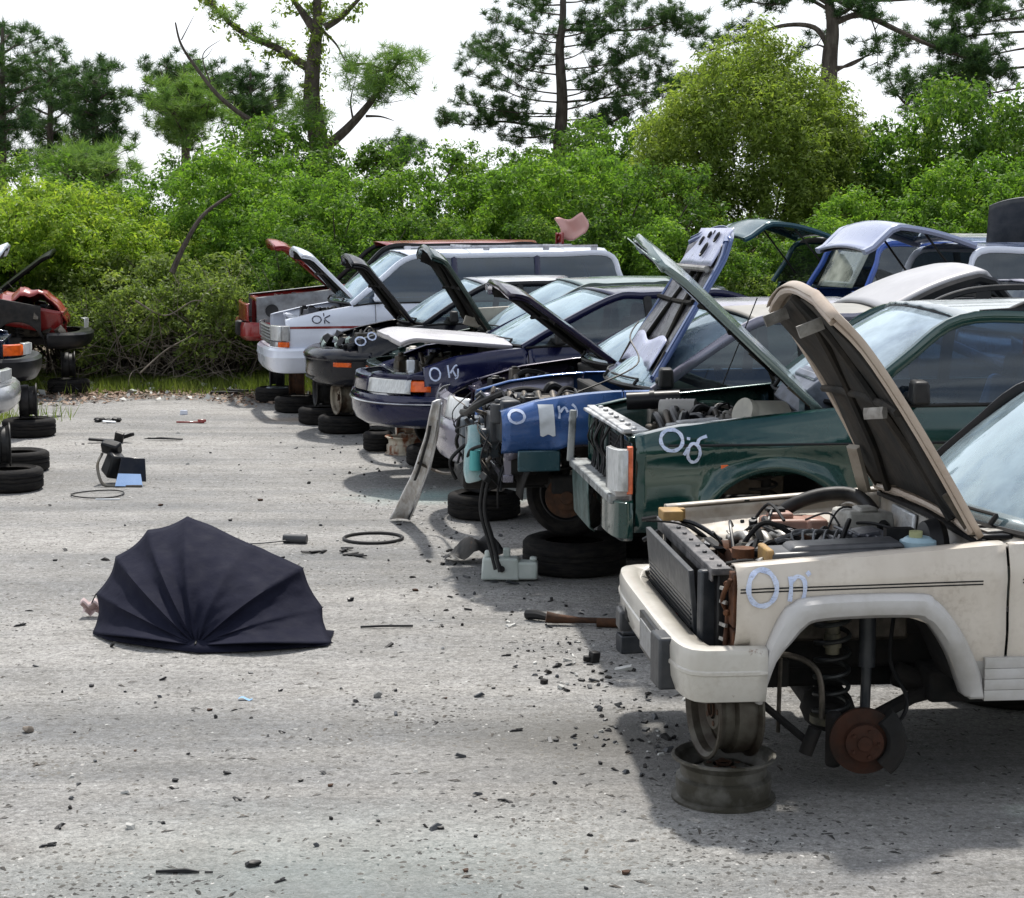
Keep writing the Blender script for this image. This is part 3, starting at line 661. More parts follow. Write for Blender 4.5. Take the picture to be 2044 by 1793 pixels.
    q=MB(); q.box((1.10,.40,.99),(.26,.20,.09),(0,.05,.2),tp=.9); q.box((1.10,.36,1.04),(.10,.10,.03),(0,0,.2)); q.box((1.02,.46,.96),(.1,.1,.1)); q.build('air_cleaner_cover',mat_gen('pale_dusty_cover',(.48,.47,.43),(.30,.29,.26),.5,0,10,bmp=.2),c,bev=.02)
    q=MB(); q.box((.98,.02,.955),(.24,.26,.05),(0,-.14,.1)); q.box((.98,.02,.985),(.14,.16,.025),(0,-.14,.1)); 
    for k in range(5): q.box((.90+.04*k,.02,1.0-.006*k),(.014,.22,.014),(0,-.14,.1))
    q.build('throttle_body',GRYCAST,c,bev=.012)
    q=MB(); q.tube(spl([(1.18,.30,.95),(1.14,.58,1.06),(.98,.64,1.07),(.80,.66,1.0),(.72,.70,.86)],6),.035,10); q.build('air_duct',BLK,c)
    q=MB(); q.box((.66,-.62,.985),(.52,.20,.12),(0,-.03,0)); q.box((.72,-.62,1.05),(.50,.17,.035),(0,-.03,0),tp=.92); q.build('air_box',mat_gen('dusty_dark_box',(.022,.025,.03),(.07,.07,.075),.42,0,4,bmp=.05),c,bev=.022,seg=3)
    q=MB(); q.box((.395,-.62,.99),(.03,.18,.12)); q.build('box_end',YEL,c,bev=.008)
    q=MB(); q.cyl((.33,-.48,.98),(.33,-.48,1.02),.048,n=20); q.build('round_cap',RUST,c); 
    q=MB(); q.cyl((1.04,-.62,.92),(1.04,-.62,1.065),.085,.075,n=22); q.cyl((1.04,-.62,1.065),(1.04,-.62,1.08),.07,.05,n=20); q.build('coolant_bottle',BLUB,c,ang=30)
    q=MB(); q.cyl((1.03,-.62,1.08),(1.03,-.62,1.105),.028,n=14); q.build('bottle_cap',mat_gen('yellowish_cap',(.40,.42,.22),(.3,.3,.16),.4,0,9),c)
    q=MB(); q.lathe([(0,.08),(.06,.08),(.11,.05),(.125,0),(.11,-.03),(0,-.04)],24,Matrix.Translation((1.18,-.42,1.0))@Matrix.Rotation(R(-90),4,'Y')); q.cyl((1.10,-.42,1.01),(.98,-.42,1.02),.028); q.box((1.02,-.42,1.06),(.12,.05,.05)); q.build('brake_booster',BLK,c)
    fw=mat_gen('chalky_beige_firewall',(.46,.44,.41),(.30,.27,.22),.6,0,5,bmp=.2)
    q=MB(); q.box((1.285,0,.80),(.02,1.44,.50),(0,.06,0)); 
    q.build('firewall',fw,c)
    q=MB(); 
    for (y,z,w_,h_) in ((.30,.95,.34,.20),(-.50,.93,.20,.18)): q.box((1.265,y,z),(.02,w_,h_),(0,.08,0))
    q.parts('heat_shield',mat_gen('pale_foil',(.62,.64,.66),(.42,.44,.46),.35,.4,8,bmp=.5,bd=.02),c,bev=.01)
    q=MB(); q.tube([(1.285,-.70,1.065),(1.275,0,1.085),(1.285,.70,1.065)],.022,8,sq=(.6,1.2)); q.build('bay_seal',BLK,c)
    cm=MB(); cm.box((1.36,0,1.085),(.13,1.36,.02)); cm.build('cowl_panel',BLKG,c,bev=.005)
    q=MB()
    for k in range(9): q.box((1.36,-.60+.15*k,1.100),(.075,.075,.008),(0,0,.15))
    q.parts('cowl_vent',ALU,c,bev=.002)
    r=random.Random(5)
    for k in range(60):
        a=Vector((r.uniform(.32,1.25),r.uniform(-.66,.62),r.uniform(.84,.98))); b=Vector((min(1.26,a.x+r.uniform(-.35,.35)),a.y+r.uniform(-.35,.35),r.uniform(.84,1.0))); m=(a+b)/2+Vector((r.uniform(-.06,.06),r.uniform(-.06,.06),r.uniform(.03,.10))); m.z=min(m.z,1.05)
        q=MB(); q.tube(spl([a,m,b],7),r.choice([.005,.006,.008,.012,.018]),7); q.build('hose',r.choice([BLK,BLK,BLK,RUB,ALU,ALUD,RUSTD,BLKG]),c)
    for k in range(34):
        q=MB(); x,y,z=r.uniform(.34,1.22),r.uniform(-.62,.62),r.uniform(.86,.97); sz=r.uniform(.02,.07)
        if k%3: q.box((x,y,z),(sz,sz*r.uniform(.6,1.8),sz*r.uniform(.5,1.2)),(r.uniform(-.4,.4),r.uniform(-.4,.4),r.uniform(0,3)))
        else: q.cyl((x,y,z-.03),(x+r.uniform(-.02,.02),y+r.uniform(-.02,.02),z+.02),sz*.45,n=12); q.cyl((x,y,z+.015),(x,y,z+.03),sz*.3,n=10)
        q.build(r.choice(['sensor','bracket','connector']),r.choice([ALU,ALUD,BLK,RUST,RUSTD,BLKG,GRYCAST,STEEL]),c,bev=.004)
    q=MB(); q.tube(spl([(.56,-.10,.98),(.70,-.06,1.01),(.86,-.02,1.0),(.92,.06,.98)],6),.01,6)
    for k in range(5): q.tube(spl([(.86,-.02+.03*k,.98),(.84-.05*k,-.10,1.02),(.78-.04*k,-.16,.94),(.70-.08*k,-.19,.88)],6),.006,6)
    q.parts('ignition_wire',mat_gen('grey_wire',(.20,.21,.22),(.1,.1,.1),.5,0,9),c)
    for s in (-1,1):
        q=MB(); q.grid(lambda u,v:(.24+1.04*u,s*(.745-.03*v-.10*smooth1((v-.3)/.5)-.12*math.sin(u*math.pi)*smooth1((v-.25)/.4)),interp(S['top'],.24+1.04*u)-.01-.20*v),16,10); q.build('inner_fender',BEIG,c,sol=.008)
    q=MB(); q.lathe([(.02,0),(.028,.004),(.028,-.004)],12,Matrix.Translation((.62,.77,1.03))); q.cyl((.62,.755,.97),(.62,.742,.97),.022,n=12); q.build('grommet',BLK,c)
    # far antenna base and mast of the green car is built with that car; hood prop:
    h,M=hood(S,c,paint('beige_hood_edge',(.50,.43,.36),.5,.35,dcol=(.30,.19,.12),coat=.2,rust=.9),ang=58.5,hx=1.29,hz=1.095,Lh=1.21,wr=.70,wf=.57,drop=.02,crown=.03,bow=.022,under=UHOOD,tilt=0)
    q=MB()
    for (u,v) in ((-1.04,-.28),(-1.06,.30)):
        a=M@Vector((u,v,-.05)); b=M@Vector((u-.02,v,-.16)); q.tube([a,b],.022,6,sq=(1.3,.6))
    a=M@Vector((-.62,-.52,-.06)); b=M@Vector((-.62,-.36,-.10)); q.tube([a,b],.022,6,sq=(1.2,.6)); q.parts('hood_latch',ALU,h)
    q=MB(); q.tube([M@Vector((-.30,.52,-.06)),M@Vector((-.06,.62,-.10))],.022,6,sq=(.8,1.6)); q.build('hinge_plate',BEIG,h)
    # suspension, near side
    q=MB(); q.tube([(.73+.072*math.cos(t),-.46+.072*math.sin(t),.26+t*.0120) for t in np.arange(0,47,.4)],.0105,8); q.build('coil_spring',mat_gen('dark_spring',(.05,.055,.055),(.02,.02,.02),.45,.4,10),c)
    q=MB(); q.cyl((.73,-.46,.55),(.73,-.46,.84),.03); q.cyl((.73,-.46,.25),(.73,-.46,.28),.09); q.cyl((.73,-.46,.80),(.73,-.46,.86),.10); q.cyl((.73,-.46,.58),(.73,-.46,.64),.04,.035); q.parts('bump_stop',mat_gen('yellowish_rubber',(.20,.18,.12),(.05,.05,.04),.7,0,9),c)
    q=MB(); q.cyl((.87,-.50,.50),(.88,-.47,.86),.036); q.cyl((.86,-.52,.18),(.87,-.50,.52),.022); q.build('shock_absorber',GRYP,c)
    q=MB(); q.tube([(.80,-.70,.24),(.80,-.4,.25),(.78,.0,.20),(.80,.7,.24)],[.06,.05,.045,.05],12); q.blob((.80,-.15,.22),.12,r,.1); q.build('front_axle',UND,c)
    q=MB(); q.tube([(.85,-.44,.22),(1.10,-.42,.34),(1.45,-.40,.42)],.030,8); q.build('control_arm',UND,c)
    q=MB(); q.tube(spl([(.60,-.60,.20),(.35,-.42,.40),(.15,-.10,.54)],6),.016,8); q.cyl((.58,-.62,.16),(.62,-.62,.27),.03); q.build('steering_link',UND,c)
    q=MB(); q.tube(spl([(.30,-.46,.50),(.50,-.50,.56),(.64,-.56,.50),(.66,-.58,.30)],6),.013,8); q.tube([(.50,-.48,.54),(.49,-.50,.22)],.010,6); q.build('sway_bar',ALUD,c)
    q=MB(); q.tube(spl([(1.02,-.40,.74),(.98,-.48,.52),(1.03,-.56,.38),(1.0,-.6,.30),(.93,-.66,.30)],6),.009,8); q.build('brake_hose',BLK,c)
    q=MB(); q.box((.74,-.60,.20),(.10,.14,.16)); q.cyl((.70,-.62,.10),(.70,-.62,.34),.035); q.build('steering_knuckle',UND,c,bev=.02)
    Mx=Matrix.Translation((.80,-.72,.24))@Matrix.Rotation(R(-9),4,'Z')@Matrix.Rotation(R(90),4,'X')
    q=MB(); q.lathe([(0,.055),(.030,.055),(.032,.045),(.078,.042),(.082,.010),(.140,.008),(.142,-.002),(.140,-.014),(.1,-.016),(0,-.016)],40,Mx)
    for k in range(5): q.cyl(Mx@Vector((.057*math.cos(k*1.257),.057*math.sin(k*1.257),.04)),Mx@Vector((.057*math.cos(k*1.257),.057*math.sin(k*1.257),.062)),.007,n=8)
    q.build('brake_disc',mat_gen('orange_rust',(.055,.019,.009),(.022,.012,.008),.8,.3,10,bmp=.3),c,ang=30)
    q=MB(); q.tube([Mx@Vector((.135*math.cos(t),.135*math.sin(t),-.005)) for t in np.linspace(-.9,.9,8)],.042,8,sq=(1,1.1)); q.build('brake_caliper',UND,c)
    q=MB(); q.tube(spl([(1.05,-.3,.42),(1.25,-.35,.36),(1.42,-.4,.42)],5),.06,8); q.box((1.9,0,.42),(1.3,1.3,.1)); q.box((1.3,-.3,.40),(.3,.4,.14)); q.box((3.2,0,.44),(1.6,1.4,.14)); q.build('underbody',UND,c,bev=.02)
    q=MB(); q.cyl((3.3,-.80,.33),(3.3,-.60,.33),.34,n=36); q.build('rear_wheel',RUB,c,bev=.02)
    # chalk
    strokes(S,c,[ell(0,0,.058,.072,70,460)],.325,.925,1,.020,label='pale blue chalk letter on the fender')
    strokes(S,c,[[(0,-.055),(.004,0),(.002,.045)],[(.002,.02),(.03,.045),(.058,.03),(.06,-.02),(.05,-.06)],[(.07,.05),(.085,.06)]],.437,.925,1,.017)
    mirror(S,c,1.62,1.18)
cherokee()
pc=G(1455,1623); 
rim((pc.x,pc.y+.20,.095),(0,0,.3),mat_gen('mossy_steel_rim',(.050,.046,.034),(.14,.135,.12),.55,.4,7,.42,.62,bmp=.2),'grey brown steel rim lying flat under the beige off-roader','wheel rims the cars stand on')
rim((pc.x+.0,pc.y+.20,.19+.195),(R(90),R(0),R(-76)),mat_gen('brown_steel_rim',(.035,.026,.018),(.085,.078,.062),.55,.45,7,.42,.62,bmp=.2),'brown rusty rim upright on the flat rim under the beige bumper','wheel rims the cars stand on',w=.20,r=.195)
# ------------------------------------------------------------------ 2: dark green off-roader
def green():
    S=dict(W=.88,L=4.5,D=.11,n=6,top=[(.0,.93),(.11,.945),(.35,1.0),(1.3,1.09),(1.5,1.10),(4.4,1.12)],bot=[(0,.42),(.40,.42),(4.4,.30)],arch=[(.90,.33,.43),(3.55,.33,.43)],roll=.035,
        crease=[(.87,.016),(.79,-.010),(.55,.010)],flare=.035,hx=1.28,gh=dict(a=(1.32,1.10),f=(2.0,1.57),r=(4.05,1.58),c=(4.38,1.12),inset=.15,pil=[2.45,3.35],crown=.045,ribs=[-.6,-.35,0,.35,.6],bow=.09))
    c=empty('scrap_car',(.46,10.33,.28),R(6),'dark green off-roader marked in chalk, front bumper missing, beside the beige one','car','scrap cars in the right-hand row')
    g=P['green']; seams(S,c,g,.12,[1.42,2.45,3.35])
    cabin(S,c,g,seats=SEATB,glass=mat_glass('tinted_blue_glass',(.30,.44,.58),.03,dcol=(.2,.3,.42),ior=1.5),wind=mat_glass('pale_windshield',(.35,.45,.47),.30,dcol=(.58,.70,.80),ior=2.5),roofmat=paint('pale_roof',(.34,.38,.40),.35,.2,.3,dcol=(.6,.6,.58))); tail(S,c,g); bay(S,c,P['greenh'],x0=.16); wells(S,c); rear_wheels(S,c); engine(S,c,11,.30,1.22,.66,1.0,n_h=30,n_b=18)  # pale blue windshield film imitates reflected sky; roof paler than the body
    # front structure left after the bumper came off
    lm=mat_gen('scraped_grey_green',(.10,.15,.145),(.03,.055,.05),.45,.3,8,bmp=.3)
    wrap(S,[(-.02,.62),(.0,.61),(.0,.50),(-.01,.30),(-.04,.28)],'lower_valance',lm,c,t0=.52,t1=.98); wrap(S,[(-.02,.60),(.0,.59),(.0,.40),(-.03,.38)],'lower_valance',g,c,t0=.0,t1=.25)
    q=MB(); q.box((.05,0,.60),(.12,1.6,.05)); q.box((.07,-.55,.55),(.10,.3,.06)); q.tube([(.0,.83,.60),(.02,.84,.93)],.018,6,sq=(1.4,.6)); q.build('front_crossmember',mat_gen('white_grey_metal',(.34,.36,.36),(.08,.085,.085),.5,.2,9,bmp=.2),c,bev=.01)
    q=MB(); q.box((.15,0,.955),(.16,1.30,.02),(0,0,.02)); q.box((.11,0,.965),(.05,1.36,.025)); 
    for yy in np.linspace(-.6,.6,7): q.cyl((.16,yy,.965),(.16,yy,.98),.018,n=8)
    q.build('upper_crossmember',mat_gen('pale_crossmember',(.58,.59,.60),(.18,.18,.18),.4,.2,6,bmp=.3),c,bev=.006)
    q=MB()
    rg_=random.Random(6)
    for k in range(15): 
        y=rg_.uniform(-.58,.58); q.tube(spl([(.10,y,.93),(.07+rg_.uniform(-.03,.03),y+rg_.uniform(-.09,.09),.82),(.10,y+rg_.uniform(-.1,.1),.72),(.08,y+rg_.uniform(-.1,.1),.62)],4),rg_.choice([.004,.006,.010]),6)
    q.parts('hose',BLK,c)
    for s in (-1,):
        tt=(.006,.135)
        wrap(S,[(-.01,.885),(.012,.88),(.014,.66),(-.01,.655)],'headlight',LENS,c,t0=tt[0]+.01,t1=tt[1])
        wrap(S,[(-.012,.90),(.006,.895),(.006,.645),(-.012,.64)],'corner_lamp',mat_gen('orange_rim',(.75,.18,.08),(.5,.1,.04),.3,0,10),c,t0=.002,t1=.018)
    q=MB(); q.box((.07,-.70,.60),(.10,.20,.10)); q.build('lamp_mount',mat_gen('white_bracket',(.6,.62,.62),(.4,.4,.4),.5,0,8),c,bev=.008)
    q=MB(); q.box((.62,-.872,.78),(.05,.015,.03)); q.build('side_marker',AMB,c,bev=.004)
    q=MB(); q.lathe([(0,.012),(.03,.01),(.035,0)],16,Matrix.Translation((.30,-.865,.42))@Matrix.Rotation(R(90),4,'X')); q.build('fog_lamp_recess',BLKG,c)
    # loose things lying in the bay
    q=MB(); q.cyl((.46,.18,.98),(.66,.10,.99),.075,n=24)
    for k in range(7): q.tube([(.50+.022*k,.18-.009*k+.078*math.cos(t),.98+.078*math.sin(t)) for t in np.linspace(0,6.28,17)[:-1]],.006,5,closed=True)
    q.build('air_intake_tube',mat_gen('grey_ribbed_plastic',(.36,.35,.33),(.25,.24,.23),.5,0,8),c)
    q=MB(); q.cyl((.30,.45,1.02),(.62,.38,1.04),.055,n=16); q.cyl((.44,.42,1.03),(.47,.413,1.033),.06,n=16); q.build('dark_canister',BLKG,c)
    q=MB(); q.cyl((.84,-.48,1.03),(.80,-.50,1.045),.085,n=22); q.tube([(.83,-.48,1.03),(1.04,-.40,.98)],[.08,.12],16); q.build('headlamp_shell',mat_gen('cream_shell',(.42,.40,.33),(.30,.29,.25),.45,0,7),c,ang=30)
    q=MB(); q.cyl((1.15,-.45,1.06),(1.18,-.46,1.06),.115,n=26); q.build('round_cover',mat_gen('blue_grey_disc',(.13,.19,.22),(.10,.14,.16),.3,0,8),c)
    q=MB(); q.box((1.26,-.42,1.14),(.24,.34,.17),(.1,.9,.2)); 
    for k in range(4): q.box((1.20+.05*k,-.42,1.25-.065*k),(.02,.30,.05),(.1,.9,.2))
    q.box((1.14,-.40,1.10),(.10,.3,.1),(.3,.5,.4)); q.build('heater_box',mat_gen('blue_grey_plastic_box',(.16,.18,.23),(.07,.08,.10),.4,0,9,bmp=.2),c,bev=.012)
    q=MB(); q.box((.52,-.63,.985),(.34,.16,.04),(0,-.06,.1)); q.box((.52,-.63,1.01),(.24,.10,.02),(0,-.06,.1)); q.build('battery_tray',mat_gen('dusty_tray',(.30,.31,.32),(.12,.12,.12),.5,0,9),c,bev=.01)
    h,M=hood(S,c,paint('pale_green_hood',(.16,.22,.22),.3,.16,.4,dcol=(.35,.38,.36)),rib=LINERK,ang=43.5,hx=1.26,hz=1.13,Lh=1.33,wr=.72,wf=.62,drop=.02,crown=.03,lining=LINERK,tilt=6)
    q=MB(); q.grid(lambda u,v:M@Vector((-1.30+.24*u,-.56+1.12*v,-.062+.01*u)),4,10); q.build('hood_nose_panel',mat_gen('silvery_green_nose',(.42,.50,.50),(.28,.34,.34),.35,.3,6),h,sol=.006)
    strokes(S,c,[ell(0,0,.060,.056,80,470)],.32,.935,1,.019,label='white chalk letter on the green fender')
    strokes(S,c,[ell(0,0,.034,.052,60,430),[(.02,.05),(.035,.075),(.075,.09)],[(-.055,-.01),(-.03,.03)],[(-.028,.07),(-.026,.085)]],.44,.865,1,.017)
    handle(S,c,2.28,1.02); mirror(S,c,1.66,1.19); side_moulding(S,c,.30,4.2,.905,BLKG,.012); side_moulding(S,c,1.45,4.2,.62,BLK,.05)
    q=MB()
    for s in (-1,1):
        q=MB(); q.tube(spl([(2.28,s*.62,1.60),(2.42,s*.62,1.66),(2.62,s*.62,1.70),(3.0,s*.62,1.71),(3.9,s*.62,1.69),(4.05,s*.62,1.61)],5),.020,8,sq=(1,1.2)); q.tube([(2.14,s*.62,1.605),(2.5,s*.62,1.625),(4.05,s*.62,1.62)],.026,6,sq=(.8,1.2)); q.box((2.62,s*.62,1.66),(.10,.04,.10)); q.build('roof_rail',BLKG,c)
    for s in(-1,1): strut(S,c,.90,s)
    q=MB(); q.tube([(.95,.66,1.1),(1.15,.60,1.65)],.004,5); q.build('antenna',BLK,c)
green()
# ------------------------------------------------------------------ 3: blue hatchback, front end stripped
GRP='scrap cars in the right-hand row'
def lot_lamps(c,S): pass
def blue():
    S=dict(W=.86,L=4.35,D=.50,n=3,top=[(.40,.84),(.55,.875),(.8,.945),(1.1,.985),(1.3,1.0),(3.3,1.02),(4.3,1.02)],bot=[(0,.60),(.92,.62),(.94,.40),(4.3,.30)],arch=[(1.08,.30,.37),(3.4,.30,.36)],roll=.05,crease=[(.80,.010),(.70,.008)],
        hx=1.46,gh=dict(a=(1.56,1.0),f=(2.30,1.44),r=(3.2,1.46),c=(4.15,1.04),inset=.2,pil=[2.6,3.35],crown=.05))
    c=empty('scrap_car',(-.72,12.05,.30),R(7),'blue car with white tape on its fender and its whole front end torn off','car',GRP)
    b=P['blue']; seams(S,c,b,.55,[1.36,2.45,3.4])
    cabin(S,c,b,roofmat=P['matgrey'],fmat=P['lav']); bay(S,c,P['lav'],x0=.62); wells(S,c); rear_wheels(S,c); tail(S,c,b)
    engine(S,c,3,.55,1.35,.62,.93,n_h=26,n_b=16)
    q=MB(); ys=[(.765,.99),(.86,1.01)]
    q.grid(lambda u,v:(.79+.10*u+.012*v,-(side_y(S,.79+.10*u+.012*v,.93-.20*v)+.010+.002*math.sin(v*14+u*3)),.93-.20*v-.008*math.sin(u*9)*v),6,14); q.build('tape_strip',TAPE,c)
    strokes(S,c,[ell(0,0,.050,.040,60,440)],.65,.855,1,.017,label='white chalk letter left of the tape')
    strokes(S,c,[[(-.06,.05),(-.055,0),(-.06,-.03)],[(-.05,.01),(-.02,.04),(.0,.01)],[(.03,.06),(.055,.03),(.05,-.02),(.01,-.05),(.02,0),(.05,.01)]],.985,.87,1,.015)
    for s in(-1,1): strut(S,c,1.0,s)
    h,M=hood(S,c,paint('blue_hood_paint',(.06,.10,.24),.15,.2,.3),ang=122,hx=1.60,hz=1.04,Lh=1.20,wr=.66,wf=.56,drop=.03,under=mat_gen('pale_violet_inner',(.34,.36,.50),(.25,.27,.38),.35,.3,4,bmp=.1),rib=LINERK,lining=mat_gen('smoky_foil_lining',(.06,.06,.07),(.20,.20,.22),.30,.4,5,.4,.7,bmp=.6,bd=.02,stretch=(1,5,1)))
    q=MB(); nose=mat_gen('pale_violet_nose',(.42,.45,.60),(.30,.32,.45),.3,.3,5,bmp=.1)
    q.grid(lambda u,v:M@Vector((-1.17+.30*u,-.48+.96*v,-.062-.006*math.sin(v*12)*math.sin(u*3))),6,20); q.build('hood_nose_panel',nose,h,sol=.006)
    q=MB()
    for (x,y,r_) in ((-1.09,-.20,.035),(-1.06,.18,.03),(-.99,-.05,.05),(-1.11,.05,.02)): q.tube([M@Vector((x+r_*math.cos(t),y+r_*.6*math.sin(t),-.075)) for t in np.linspace(0,6.28,13)[:-1]],.008,6,closed=True)
    q.parts('panel_hole_rim',BLKG,h)
    q=MB(); q.tube([M@Vector((-.84,-.48+.96*t,-.075)) for t in (0,.5,1)],.022,8); q.build('hood_crossbar',ALU,h)
    q=MB(); q.grid(lambda u,v:M@Vector((-.05-.24*u-.03*math.sin(v*9),-.50+1.0*v,-.052)),5,16); q.build('lower_bare_panel',nose,h,sol=.005)
    q=MB(); q.tube(spl([M@Vector((-.35,.35,-.12)),M@Vector((-.2,-.1,-.2)),M@Vector((-.05,-.4,-.12)),(1.1,-.55,.98)],8),.006,6); q.build('hood_cable',BLK,h)
    r=random.Random(9)
    # stripped front
    q=MB(); q.box((.62,-.50,.80),(.14,.34,.28),(0,0,.1)); q.box((.56,-.42,.74),(.10,.22,.20)); q.build('lamp_housing',GRYP,c,bev=.02)
    q=MB(); q.box((.50,-.18,.62),(.20,.34,.20),(0,0,.05)); q.box((.46,.16,.62),(.16,.24,.26)); q.build('fan_housing',mat_gen('slate_plastic',(.07,.09,.11),(.12,.14,.16),.4,0,8),c,bev=.02)
    q=MB(); q.tube(spl([(.42,-.40,.74),(.41,-.45,.60),(.40,-.47,.46),(.41,-.46,.40)],4),[.042]*4+[.058]*8+[.050],12,sq=(1,1.3)); q.build('washer_bottle',mat_gen('pale_turquoise_bottle',(.42,.55,.56),(.22,.42,.44),.3,0,5),c)
    q=MB(); q.cyl((.41,-.56,.60),(.41,-.56,.47),.035,.04,n=14); q.build('bottle_neck',TEALB,c)
    q=MB(); q.lathe([(.0,.02),(.04,.018),(.045,0)],16,Matrix.Translation((.46,-.22,.72))@Matrix.Rotation(R(-90),4,'Y')); q.build('motor_cap',mat_gen('pale_blue_metal',(.40,.46,.52),(.2,.24,.28),.3,.5,9),c)
    q=MB(); q.tube(spl([(.60,-.55,.98),(.45,-.45,.90),(.40,-.2,.82),(.38,0,.80)],5),.025,8); q.tube(spl([(.45,-.62,.64),(.38,-.55,.60),(.36,-.50,.52)],5),.012,8); q.parts('hose',BLK,c)
    for k in range(48):
        q=MB(); a=Vector((r.uniform(.38,.75),r.uniform(-.7,.5),r.uniform(.55,.95))); b=a+Vector((r.uniform(-.12,.12),r.uniform(-.2,.2),-r.uniform(.1,.35))); m=(a+b)/2+Vector((r.uniform(-.1,.05),r.uniform(-.1,.1),0))
        q.tube(spl([a,m,b],6),r.choice([.004,.006,.009,.014]),6); q.build('wire',r.choice([BLK,BLK,GRYP,ALUD]),c)
    for (y,x) in ((-.58,.50),(-.50,.48),(-.42,.52)):
        q=MB(); q.tube(spl([(x,y,.42),(x-.03,y,.2),(x+.02,y-.05,-.02),(x+.06,y-.10,-.20)],6),.012,7); q.build('hanging_hose',BLK,c)
    for k in range(30):
        q=MB(); q.box((r.uniform(.44,.72),r.uniform(-.72,.5),r.uniform(.40,.93)),(r.uniform(.02,.10),r.uniform(.02,.09),r.uniform(.02,.07)),(r.random(),r.random(),r.random())); q.build('bracket',r.choice([ALU,BLK,ALUD,GRYP,BLKG,BLK,UND]),c,bev=.006)
    q=MB(); q.box((.72,0,.50),(.20,1.3,.12)); q.box((.95,0,.42),(.5,1.1,.12)); q.build('subframe',UND,c,bev=.02)
    q=MB(); q.box((.80,-.83,.56),(.28,.03,.14)); q.build('splash_shield',P['teal'],c,bev=.01)
    mirror(S,c,1.6,1.1); handle(S,c,2.3,.95)
    # open rear hatch, seen from behind its own roof
    q=MB(); M2=Matrix.Translation((3.20,0,1.50))@Matrix.Rotation(R(-19),4,'Y')
    def hs(u,v,o=0): y=2*v-1; return M2@Vector((.86*u,y*(.60-.05*u),.05*(1-y*y)+.05*math.sin(u*3.0)+o-.22*smooth1((u-.86)/.14)))
    q.grid(lambda u,v:hs(u,v),16,14); q.build('open_hatch',mat_gen('light_grey_hatch',(.40,.40,.42),(.33,.33,.35),.35,0,3,bmp=.02),c,sol=.03)
    q=MB()
    for e in (0,1): q.tube([hs(k/10,e,-.035) for k in range(11)],.038,8)
    q.tube([hs(1,k/10,-.03) for k in range(11)],.03,8); q.parts('hatch_seal',BLKG,c)
blue()
# ------------------------------------------------------------------ generic closed-front saloon
def sedan(name,loc,yaw,S,mat,lab,fx,ds,hoodkw,seed,bump_prof,bump_mat,lamps=None,glass=GLS,wind=WGL,roofmat=None,hoodmat=None,bx1=.55,group=GRP,seats=SEAT,det=True,radx=.36,fendmat=None,mir=BLK,sg=-1):
    c=empty(name,loc,R(yaw),lab,'car',group)
    seams(S,c,mat,fx,ds); cabin(S,c,mat,glass=glass,wind=wind,roofmat=roofmat,seats=seats); bay(S,c,mat,x0=radx,hx=S['hx']); wells(S,c); rear_wheels(S,c); tail(S,c,mat)
    if det: engine(S,c,seed,radx+.1,S['hx']-.08,.5,interp(S['top'],.8)-.02)
    if bump_prof: wrap(S,bump_prof,'front_bumper',bump_mat,c,x1=bx1)
    if lamps:
        for (nm,m,t0,t1,pr) in lamps: wrap(S,pr,nm,m,c,x1=bx1,t0=t0,t1=t1,sol=.004)
    for s in(-1,1): strut(S,c,S['arch'][0][0],s,.08)
    h=M=None
    if hoodkw: h,M=hood(S,c,hoodmat or mat,**hoodkw)
    mirror(S,c,S['gh']['a'][0]+.30,interp(S['top'],1.6)+.09,mir,s=sg); handle(S,c,ds[1]-.14,interp(S['top'],2.2)-.12,BLKG)
    return c,h,M
# 4: plum saloon
S4=dict(W=.87,L=4.85,D=.55,n=2.6,top=[(.2,.66),(.4,.75),(.8,.86),(1.25,.92),(1.5,.94),(3.6,.96),(4.8,.93)],bot=[(0,.2),(.6,.2),(4.8,.24)],arch=[(.98,.30,.355),(3.75,.30,.355)],roll=.05,crease=[(.62,.01)],hx=1.26,
   gh=dict(a=(1.36,.95),f=(2.15,1.38),r=(3.3,1.40),c=(4.3,.97),inset=.2,pil=[2.5,3.4],crown=.05))
c4,h4,M4=sedan('scrap_car',(-.58,14.3,.32),9,S4,P['purple'],'plum purple saloon with a long low-angled hood, behind the torn-off blue front',.42,[1.34,2.45,3.45],dict(ang=37,hx=1.32,hz=1.0,Lh=1.10,wr=.66,wf=.60,drop=.06,lining=LINERK,rib=LINERK),21,
   [(-.10,.53),(.0,.53),(.03,.50),(.04,.44),(.035,.40),(.04,.38),(.04,.30),(.01,.22),(-.06,.18)],P['lav'],
   [('headlight',LENS,.64,.80,[(-.02,.72),(.0,.70),(.03,.56),(.01,.54)]),('headlight',LENS,.20,.36,[(-.02,.72),(.0,.70),(.03,.56),(.01,.54)]),('lamp_strip',P['lav'],.70,.73,[(.0,.74),(.035,.64),(.04,.54)]),('nose_panel',P['lav'],.36,.64,[(-.06,.72),(.0,.68),(.01,.54)])],roofmat=P['lav'])
